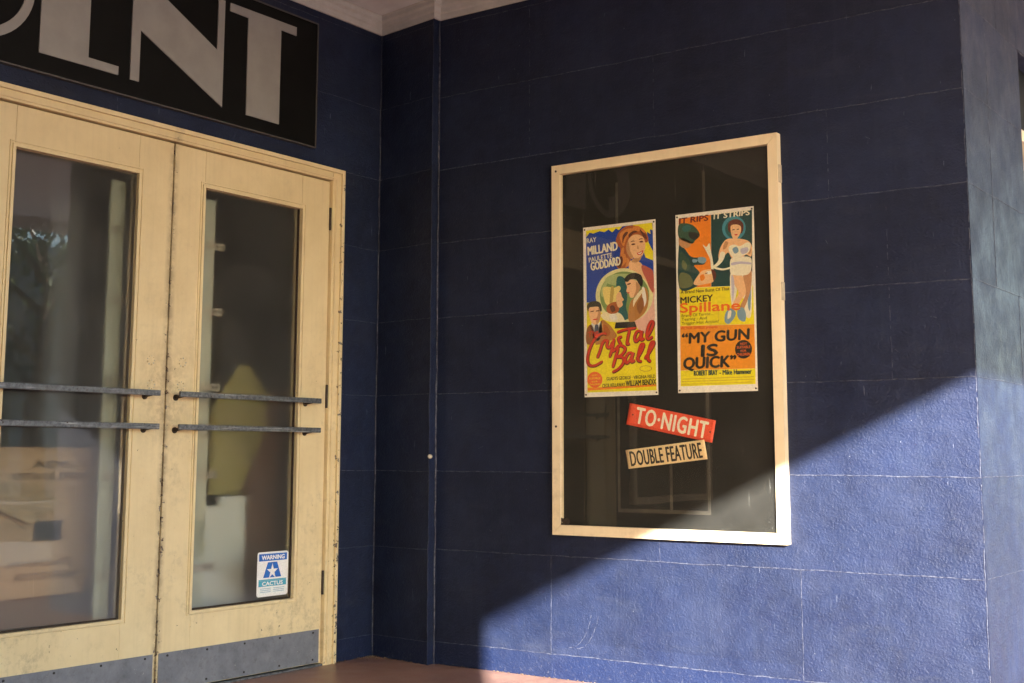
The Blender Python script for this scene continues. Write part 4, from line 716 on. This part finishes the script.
# ------------------------------------------------------------------ display case
def case(loc, w_, h_, label, P, board='board_dark', group=None):
    """P(u,d,v): u along, d out of the wall, v up -> world"""
    t = thing('display_case', label, 'display case', tuple(P(0, 0, 0)), group)
    def bx(f, u0, u1, d0, d1, v0, v1, m, bev=0.): f.box(P(u0, d0, v0), P(u1, d1, v1), m, bev)
    fw = .041; D_ = .034
    f = MB()
    g = .0007; back = P(0, 0, 0) - P(0, D_, 0); O = P(0, D_, 0)     # four mitred rails with hairline gaps
    for q in (((0, 0), (fw - g, fw + g), (fw - g, h_ - fw - g), (0, h_)), ((w_, 0), (w_, h_), (w_ - fw + g, h_ - fw - g), (w_ - fw + g, fw + g)),
              ((g, 0), (w_ - g, 0), (w_ - fw - g, fw), (fw + g, fw)), ((g, h_), (fw + g, h_ - fw), (w_ - fw - g, h_ - fw), (w_ - g, h_))):
        f.poly([P(a, D_, b) for a, b in q], 'case_paint', -back)
    f.build('frame', t)
    f = MB(); bx(f, fw - .002, w_ - fw + .002, .001, .007, fw - .002, h_ - fw + .002, board); f.build('backboard', t)
    f = MB(); bx(f, fw - .001, w_ - fw + .001,   .021, .0235, fw - .001, h_ - fw + .001, 'case_glass'); f.build('glass_pane', t)
    return t, bx
PX_ = lambda u, d, v: Vector((-1.760 + u, -d, .589 + v))
CW, CH = 1.050, 1.576
t, bx = case(None, CW, CH, 'cream framed poster case with dusty glass on the navy wall, half caught by sun', PX_)
f = MB()
f.bm.free()
for v in (1.38, .92): f = MB(); bx(f, CW - .002, CW + .006, .006, .029, v, v + .07, 'hinge_cream', .002); f.build('hinge', t)
f = MB()
for u, v in ((.022, CH - .026), (.02, .45)): f = MB(); f.tube([PX_(u, .033, v), PX_(u, .0355, v)], .005, 'screw', 10); f.build('screw', t)
f = MB()    # crumbling dark putty in the lower corner
for k in range(30): 
    u = .040 + abs(random.gauss(0, .014)); v = .039 + abs(random.gauss(0, .018)); r_ = random.uniform(.002, .007)
    bx(f, u - r_, u + r_, .0238, .027 + r_ * .4, v - r_, v + r_, 'hinge_metal', .0015)
f.build('putty', t)
f = MB()  # lighter strips painted on the backboard to imitate a reflected frame
for u, v0, v1 in ((.305, .10, 1.47), (.712, .10, 1.47), (.545, .10, .3)): bx(f, u, u + .012, .0071, .0078, v0, v1, 'board_reflection')
bx(f, .305, .724, .0071, .0079, .10, .115, 'board_reflection'); f.build('reflection_line', t)
P2_ = lambda u, d, v: Vector((XD + d, -2.42 - u, .62 + v))
case(None, 1.068, 1.580, 'cream framed empty case on the entrance wall beyond the doors, away from the corner', P2_)
# ------------------------------------------------------------------ posters
def poster(name, label, x, z, w_, h_, shapes, texts, tilt, curl, strokes=()):
    y0 = -.0085
    ct, st = math.cos(tilt), math.sin(tilt)
    def P(u, v, l=0.):
        d = curl * ((u / w_ - .5) ** 2 * 4 * .5 + (1 - v / h_) ** 3 * .35) + .00022 * l
        uu, vv = u * ct - v * st, u * st + v * ct
        return Vector((x + uu, y0 - d, z + vv))
    t = thing(name, label, 'poster', (x, y0, z))
    f = MB(); n, k_ = 10, 20
    g_ = [[f.bm.verts.new(P(w_ * i / n, h_ * j / k_)) for i in range(n + 1)] for j in range(k_ + 1)]; ii = f.mi('ink_paper')
    for j in range(k_):
        for i in range(n): f.bm.faces.new([g_[j][i], g_[j][i + 1], g_[j + 1][i + 1], g_[j + 1][i]]).material_index = ii
    f.build('sheet', t)
    groups = {}
    for gname, colr, layer, smooth, pts in shapes:
        f = groups.setdefault(gname, MB()); pts = catmull(pts) if smooth else pts
        if not smooth:      # subdivide long straight edges so that the print follows the curl
            q = []
            for a, b in zip(pts, pts[1:] + pts[:1]):
                nn = max(1, int(math.hypot(b[0] - a[0], b[1] - a[1]) / .02))
                q += [(a[0] + (b[0] - a[0]) * i / nn, a[1] + (b[1] - a[1]) * i / nn) for i in range(nn)]
            pts = q
        tris = tessellate_polygon([[Vector((a, b, 0)) for a, b in pts]]); vv = [f.bm.verts.new(P(a, b, layer + 1)) for a, b in pts]; mi = f.mi('ink_' + colr)
        for tr in tris:
            try: f.bm.faces.new([vv[i] for i in tr]).material_index = mi
            except ValueError: pass
    for gname, s_, a, b, h, colr, layer, shear, bold in texts:
        f = groups.setdefault(gname, MB()); text(f, s_, P, a, b, h, 'ink_' + colr, bold, shear, layer + 1 + random.random() * .3)
    for gname, colr, layer, wd_, pts in strokes:
        f = groups.setdefault(gname, MB()); mi = f.mi('ink_' + colr); q = []
        for i in range(len(pts) - 1):
            a_, b_, c_, d_ = pts[max(0, i - 1)], pts[i], pts[i + 1], pts[min(len(pts) - 1, i + 2)]
            for k in range(6):
                tt = k / 6; q.append([.5 * (2 * b_[j] + (c_[j] - a_[j]) * tt + (2 * a_[j] - 5 * b_[j] + 4 * c_[j] - d_[j]) * tt * tt + (3 * b_[j] - a_[j] - 3 * c_[j] + d_[j]) * tt ** 3) for j in (0, 1)])
        q.append(list(pts[-1])); prev = None; n = len(q)
        for i, p in enumerate(q):
            a_, b_ = q[max(0, i - 1)], q[min(n - 1, i + 1)]; dx, dy = b_[0] - a_[0], b_[1] - a_[1]; L = math.hypot(dx, dy) or 1
            e = min(i, n - 1 - i); ww = wd_ * (.42 if e == 0 else .8 if e == 1 else 1) * (1 + .25 * abs(dy) / L) * .5
            cur = [f.bm.verts.new(P(p[0] - dy / L * ww, p[1] + dx / L * ww, layer + 1 + i * .004)), f.bm.verts.new(P(p[0] + dy / L * ww, p[1] - dx / L * ww, layer + 1 + i * .004))]
            if prev: f.bm.faces.new([prev[0], prev[1], cur[1], cur[0]]).material_index = mi
            prev = cur
    for gname, f in groups.items(): f.build(gname, t)
    for u, v in ((.008, .01), (w_ - .008, .01), (.008, h_ - .01), (w_ - .008, h_ - .01)):
        f = MB(); f.tube([P(u, v, 0), P(u, v, 10)], .0038, 'pin', 8); f.build('pin', t)
poster('film_poster', 'tall film poster with a blue top and red slanted lettering on yellow', -1.613, 1.160, .352, .722, SHAPES_A, TEXT_A, .004, 0, STROKES_A)
poster('film_poster', 'tall orange and yellow film poster with heavy black lettering, woman in white dress', -1.171, 1.166, .346, .724, SHAPES_B, TEXT_B, .000, 0)
# ------------------------------------------------------------------ small plates under the posters
def plate(name, label, cat, corners, yb, base, draw, thick=.0015, bow=.004):
    a, b, d = [Vector((p[0], 0, p[1])) for p in corners]      # lower left, lower right, upper left
    U = b - a; V = d - a; L = U.length; H = V.length; U.normalize(); V.normalize()
    t = thing(name, label, cat, (a.x, yb, a.z))
    def P(u, v, l=0.):
        return a + U * u + V * v + Vector((0, yb - .0004 - bow * (2 * u / L - 1) ** 4 - .0012 * (2 * v / H - 1) ** 2 - l * .0005, 0))
    f = MB(); n, k_ = 26, 6
    g_ = [[f.bm.verts.new(P(L * i / n, H * j / k_ )) for i in range(n + 1)] for j in range(k_ + 1)]; ii = f.mi(base)
    for j in range(k_):
        for i in range(n): f.bm.faces.new([g_[j][i], g_[j][i + 1], g_[j + 1][i + 1], g_[j + 1][i]]).material_index = ii
    o = f.build('plate', t, True)
    sm = o.modifiers.new('s', 'SOLIDIFY'); sm.thickness = thick; sm.offset = 1
    f = MB(); draw(f, P, L, H); f.build('lettering', t)
    return t, P, L, H
def dense(s_, a, b, h, m, bold, sh=0., spc=1.):
    return lambda f, P, L, H: text(f, s_, P, a(L, H), b(L, H), h * H, m, bold, sh, 3.5, spc)
t, P, L, H = plate('tonight_plate', 'tilted orange red plate reading TO NIGHT in white capitals', 'sign', [(-1.407, 1.044), (-1.020, .968), (-1.389, 1.131)], -.012, 'ink_sign_red',
    dense('TO·NIGHT', lambda L, H: (.036, H * .16), lambda L, H: (L - .028, H * .13), .76, 'ink_cream_white', .036, 0, 1.1))
f = MB()
for u, v in ((.022, H * .5), (L - .016, H * .45)): f = MB(); f.tube([P(u, v, 0), P(u, v, 6)], .0035, 'pin', 8); f.build('screw', t)
plate('double_feature_plate', 'cream plate with narrow black capitals reading DOUBLE FEATURE, tilted upward', 'sign', [(-1.398, .864), (-1.041, .905), (-1.411, .940)], -.0125, 'ink_sign_cream',
    dense('DOUBLE FEATURE', lambda L, H: (.014, H * .13), lambda L, H: (L - .018, H * .11), .80, 'ink_ink_black', .030, 0, 1.06))
# ------------------------------------------------------------------ warning sticker on the door glass
t = thing('warning_sticker', 'small blue and white warning sticker in the low corner of the door glass', 'sticker', (XD - .0255, -.698, .32))
SW, SH = .182, .186
def PS(u, v, l=0.): return Vector((XD - .0255 + .0003 * l + .0003, -.698 + u, .321 + v))
def rr(x0, y0, x1, y1, r_):
    o_ = []
    for cx, cy, a in ((x1 - r_, y1 - r_, 0), (x0 + r_, y1 - r_, 90), (x0 + r_, y0 + r_, 180), (x1 - r_, y0 + r_, 270)):
        o_ += [(cx + r_ * math.cos(math.radians(a + k * 18)), cy + r_ * math.sin(math.radians(a + k * 18))) for k in range(6)]
    return o_
def sp_(f, pts, m, l): f.poly([PS(a, b, l) for a, b in pts], m, Vector((.0002, 0, 0)))
f = MB(); sp_(f, rr(0, 0, SW, SH, .012), 'ink_white', 1)
f.build('backing', t)
f = MB(); sp_(f, [(.010, .148), (SW - .008, .148), (SW - .008, .178), (.010, .178)], 'ink_sticker_blue', 2)
sp_(f, [(.062, .142), (.116, .142), (.142, .078), (.036, .078)], 'ink_sticker_blue', 2)
sp_(f, [(.010, .066), (SW - .010, .066), (SW - .010, .071), (.010, .071)], 'ink_sticker_teal', 2)
sp_(f, [(.010, .042), (SW - .010, .042), (SW - .010, .0655), (.010, .0655)], 'ink_sticker_teal', 2)
sp_(f, [(.012, .012), (SW - .012, .012), (SW - .012, .038), (.012, .038)], 'ink_sticker_pale', 2)
for y_ in (.018, .025, .032): sp_(f, [(.020, y_), (.082, y_), (.082, y_ + .002), (.020, y_ + .002)], 'ink_steel_blue', 3); sp_(f, [(.096, y_), (.160, y_), (.160, y_ + .002), (.096, y_ + .002)], 'ink_steel_blue', 3)
star = [(.089 + (.034 if k % 2 == 0 else .013) * math.sin(k * math.pi / 5), .103 + (.034 if k % 2 == 0 else .013) * math.cos(k * math.pi / 5)) for k in range(10)]
sp_(f, star, 'ink_white', 3); f.build('emblem', t)
f = MB(); text(f, 'WARNING', PS, (.024, .154), (SW - .022, .154), .018, 'ink_white', .06, 0, 4); text(f, 'CACTUS', PS, (.030, .046), (SW - .030, .046), .016, 'ink_white', .06, 0, 4); f.build('lettering', t)
# ------------------------------------------------------------------ things standing inside the lobby, two of them imitating reflections
def post(y, wd, label):
    t = thing('timber_post', label, 'post', (XD - .14, y, 0), 'timber posts with metal brackets inside the doors')
    f = MB(); f.box((XD - .14, y, 0), (XD - .12, y + wd, 2.0), 'post_paint', .004); f.build('upright', t)
    for z in (1.80, 1.52, 1.20, .835, .455):
        yy = y + (wd if y < -1.2 else .01); d = .05
        f = MB(); f.box((XD - .119, yy - .062 if y < -1.2 else yy - .01, z - .017), (XD - .112, yy + .05 if y < -1.2 else yy + .105, z + .017), 'bracket', .004)
        for q in ((.018, .038) if y < -1.2 else (.062, .088)): f.tube([(XD - .1125, yy + q, z), (XD - .109, yy + q, z)], .006, 'screw', 8)
        f.build('bracket', t)
post(-1.445, .068, 'pale timber post with metal brackets behind the carton side door')
post(-.972, .066, 'pale timber post with metal brackets behind the sticker side door')
t = thing('removal_carton', 'large brown cardboard removal carton standing inside behind the door glass', 'carton', (XD - .6, -1.9, 0))
f = MB(); f.box((XD - .75, -2.35, .38), (XD - .30, -1.285, .945), 'cardboard', .006); f.build('carton_body', t)
f = MB(); PB = lambda u, v, l=0.: Vector((XD - .2985, u, v))
text(f, 'ESTATE DTO', PB, (-1.70, .822), (-1.38, .822), .026, 'cardboard_ink', .05); text(f, 'ADE', PB, (-1.62, .866), (-1.45, .866), .026, 'cardboard_ink', .04)
text(f, 'RELOCATION', PB, (-1.67, .445), (-1.41, .445), .028, 'cardboard_ink', .05); text(f, 'INTERSTATE', PB, (-1.70, .495), (-1.42, .495), .024, 'cardboard_ink', .04)
f.build('lettering', t)
f = MB(); f.box((XD - .2995, -1.60, .59), (XD - .298, -1.475, .665), 'steel_ink' if 0 else 'window_dark'); f.build('label_patch', t)
t_ = MB(); t_.poly([Vector((XD - .262, -1.80, .72)), Vector((XD - .25, -1.64, .655)), Vector((XD - .255, -1.515, .735)), Vector((XD - .27, -1.60, .80)), Vector((XD - .275, -1.78, .815))], 'kraft_paper', Vector((.004, 0, 0)))
t_.build('paper_wrapper', label='creased tan paper wrapper lying against the brown carton behind glass', category='paper')
s = MB(); s.box((XD - .8, -2.6, 0), (XD - .29, -1.2, .375), 'lobby_floor', .01); s.build('low_bench', label='dark low bench under the brown removal carton inside', category='bench')
s = MB(); s.prism([(XD - .33, -.80), (XD - .30, -.80), (XD - .30, -.515), (XD - .33, -.515)], 0, .695, 'panel_white', .003); s.prism([(XD - .33, -.665), (XD - .30, -.665), (XD - .30, -.515), (XD - .33, -.515)], .6955, .735, 'panel_white', .003)
s.build('white_panel', label='pale grey white board standing inside behind the sticker side door', category='board')
s = MB(); s.box((XD - .46, -.385, 0), (XD - .42, -.10, 1.22), 'plywood', .003); s.build('plywood_sheet', label='upright reddish brown plywood sheet inside behind the door glass', category='sheet')
s = MB(); s.poly([Vector((XD - .36, -.68, .74)), Vector((XD - .36, -.50, .74)), Vector((XD - .36, -.36, 1.02)), Vector((XD - .36, -.33, 1.18)), Vector((XD - .36, -.46, 1.32)), Vector((XD - .36, -.52, 1.33)), Vector((XD - .36, -.68, 1.12))], 'yellow_reflection', Vector((.004, 0, 0)))  # yellow shape added behind the glass in place of a reflected glow
s.build('yellow_reflection', label='peaked yellow shape added inside behind the push bars to imitate a reflection', category='sheet')
s = MB(); s.tube([(XD - .65, -1.28, 0), (XD - .65, -1.28, 2.7)], .075, 'pale_reflection', 20); s.build('reflection_roll', smooth=True, label='pale blue grey roll added in the dim lobby to imitate a reflection', category='roll')  # upright column added to imitate a pale band reflected in the door glass
f = MB(); f.tube([(-2.408, -.051, .912), (-2.400, -.062, .912)], [.011, .007], 'plug', 12); f.build('wall_plug', label='small round white plug stuck on the navy pier edge', category='plug')
flat('litter', (.22, .15, .09), .9, .2, 0, .4, 50)
f = MB()                     # grit and leaf crumbs blown against the foot of the walls
for k in range(260):
    t_ = random.random()
    if t_ < .3: x, y = XD + abs(random.gauss(0, .05)), -abs(random.gauss(0, .05)) + .005
    elif t_ < .6: x = random.uniform(-2.41, -1.2); y = -abs(random.gauss(0, .012)) - .003
    elif t_ < .8: x = random.uniform(-2.78, -2.43); y = .012 - (x + 2.79) * .158 - abs(random.gauss(0, .012)) - .003
    else: x = XD + abs(random.gauss(0, .012)) + .003; y = random.uniform(-.25, 0)
    r_ = random.uniform(.0015, .007); a_ = random.random() * 6.3
    c_, s_ = math.cos(a_) * r_, math.sin(a_) * r_
    q = [f.bm.verts.new((x + dx, y + dy, .0015 + random.random() * .004)) for dx, dy in ((c_, s_), (-s_ * .6, c_ * .6), (-c_, -s_), (s_ * .6, -c_ * .6))]
    f.bm.faces.new(q).material_index = f.mi('litter')
f.build('leaf_litter', kind='stuff', label='brown grit and leaf crumbs gathered along the foot of the walls', category='litter')
# ------------------------------------------------------------------ street beyond, seen in reflections
def tree(x, y, h, label):
    t = thing('street_tree', label, 'tree', (x, y, -.15), 'street trees across the road')
    f = MB(); f.tube([(x, y, -.16), (x + .1, y, h * .25), (x - .05, y + .1, h * .5), (x, y, h * .8)], [.24, .18, .13, .04], 'bark', 8)
    tips = []
    for k in range(9):
        a = k * 2.4; z0 = h * (.32 + .05 * k); r_ = h * .26
        p1 = (x + r_ * math.cos(a), y + r_ * math.sin(a), z0 + h * .16); f.tube([(x, y, z0), ((x * 2 + p1[0]) / 3, (y * 2 + p1[1]) / 3, z0 + h * .07), p1], [.08, .06, .02], 'bark', 5); tips.append(p1)
    tips.append((x, y, h * .85)); f.build('trunk', t)
    f = MB(); mi = f.mi('leaf')
    for p in tips:
        for _ in range(5):
            c_ = Vector(p) + Vector([random.gauss(0, h * .075) for _ in range(3)])
            for _ in range(60):
                q = c_ + Vector([random.gauss(0, h * .05) for _ in range(3)]); n_ = Vector([random.gauss(0, 1) for _ in range(3)]).normalized(); u = n_.orthogonal().normalized() * .09; v_ = n_.cross(u) * .55
                f.bm.faces.new([f.bm.verts.new(q + a * u + b * v_) for a, b in ((-1, 0), (0, 1), (1, 0), (0, -1))]).material_index = mi
    f.build('crown', t)
tree(16.5, 9.5, 6.5, 'leafy street tree mirrored as green sparkle in the carton side door glass')
tree(17, 14.5, 7.5, 'taller leafy street tree across the road, next to the parade of shops')
t = thing('shop_building', 'low pale shop building across the road with a row of dark windows', 'building', (23, 14, -.15))
f = MB(); f.box((19, 6, -.16), (28, 26, 5.2), 'facade_paint', .02); f.build('wall', t)
f = MB(); f.box((18.85, 5.9, 5.2), (28.1, 26.1, 5.5), 'kerb', .02); f.build('parapet', t)
for k in range(4):
    y = 7 + k * 4.8; f = MB(); f.box((18.93, y, .5), (19.02, y + 3.4, 2.5), 'facade_paint', .01); o = f.build('window', t)
    f = MB(); f.box((18.90, y + .1, .6), (18.928, y + 3.3, 2.4), 'window_dark'); f.build('pane', o)
# ------------------------------------------------------------------ light
Lv = Vector((1, -1.28, .475)).normalized()
wd = bpy.data.worlds.new('World'); sc.world = wd; wd.use_nodes = True; nt = wd.node_tree
bg = nt.nodes['Background']; sk = nt.nodes.new('ShaderNodeTexSky'); sk.sky_type = 'NISHITA'; sk.sun_disc = False
sk.sun_elevation = math.asin(Lv.z); sk.sun_rotation = math.atan2(Lv.x, Lv.y); sk.air_density = 1.; sk.dust_density = .6; sk.altitude = 10
nt.links.new(sk.outputs[0], bg.inputs[0]); bg.inputs[1].default_value = .125
sl = bpy.data.lights.new('sun', 'SUN'); sl.energy = 5.0; sl.angle = math.radians(.6); sl.color = (1, .95, .88)
so = bpy.data.objects.new('sun', sl); COL.objects.link(so); so.rotation_euler = Lv.to_track_quat('Z', 'Y').to_euler(); so.location = (8, -10, 6)
# ------------------------------------------------------------------ camera
cd = bpy.data.cameras.new('camera'); cam = bpy.data.objects.new('camera', cd); COL.objects.link(cam); sc.camera = cam
r = Vector((.81537735, .57892595, .00212599)); u = Vector((.0770736, -.11219099, .99069311)); fw = Vector((-.57377647, .80762487, .1360979))
cam.matrix_world = Matrix(((r.x, u.x, -fw.x, 1.30436698), (r.y, u.y, -fw.y, -4.65), (r.z, u.z, -fw.z, .91920098), (0, 0, 0, 1)))
cd.sensor_width = 36; cd.lens = 36 * 1299.0157 / 1024; cd.shift_x = .95 / 1024; cd.shift_y = -64.958 / 1024
cd.clip_start = .05; cd.clip_end = 1500
v = sc.view_settings; v.view_transform = 'Standard'; v.look = 'None'; v.gamma = 1; v.use_curve_mapping = False; v.exposure = 2.78
sc.cycles.max_bounces = 10; sc.cycles.transparent_max_bounces = 16; sc.cycles.use_denoising = True; sc.cycles.caustics_reflective = False
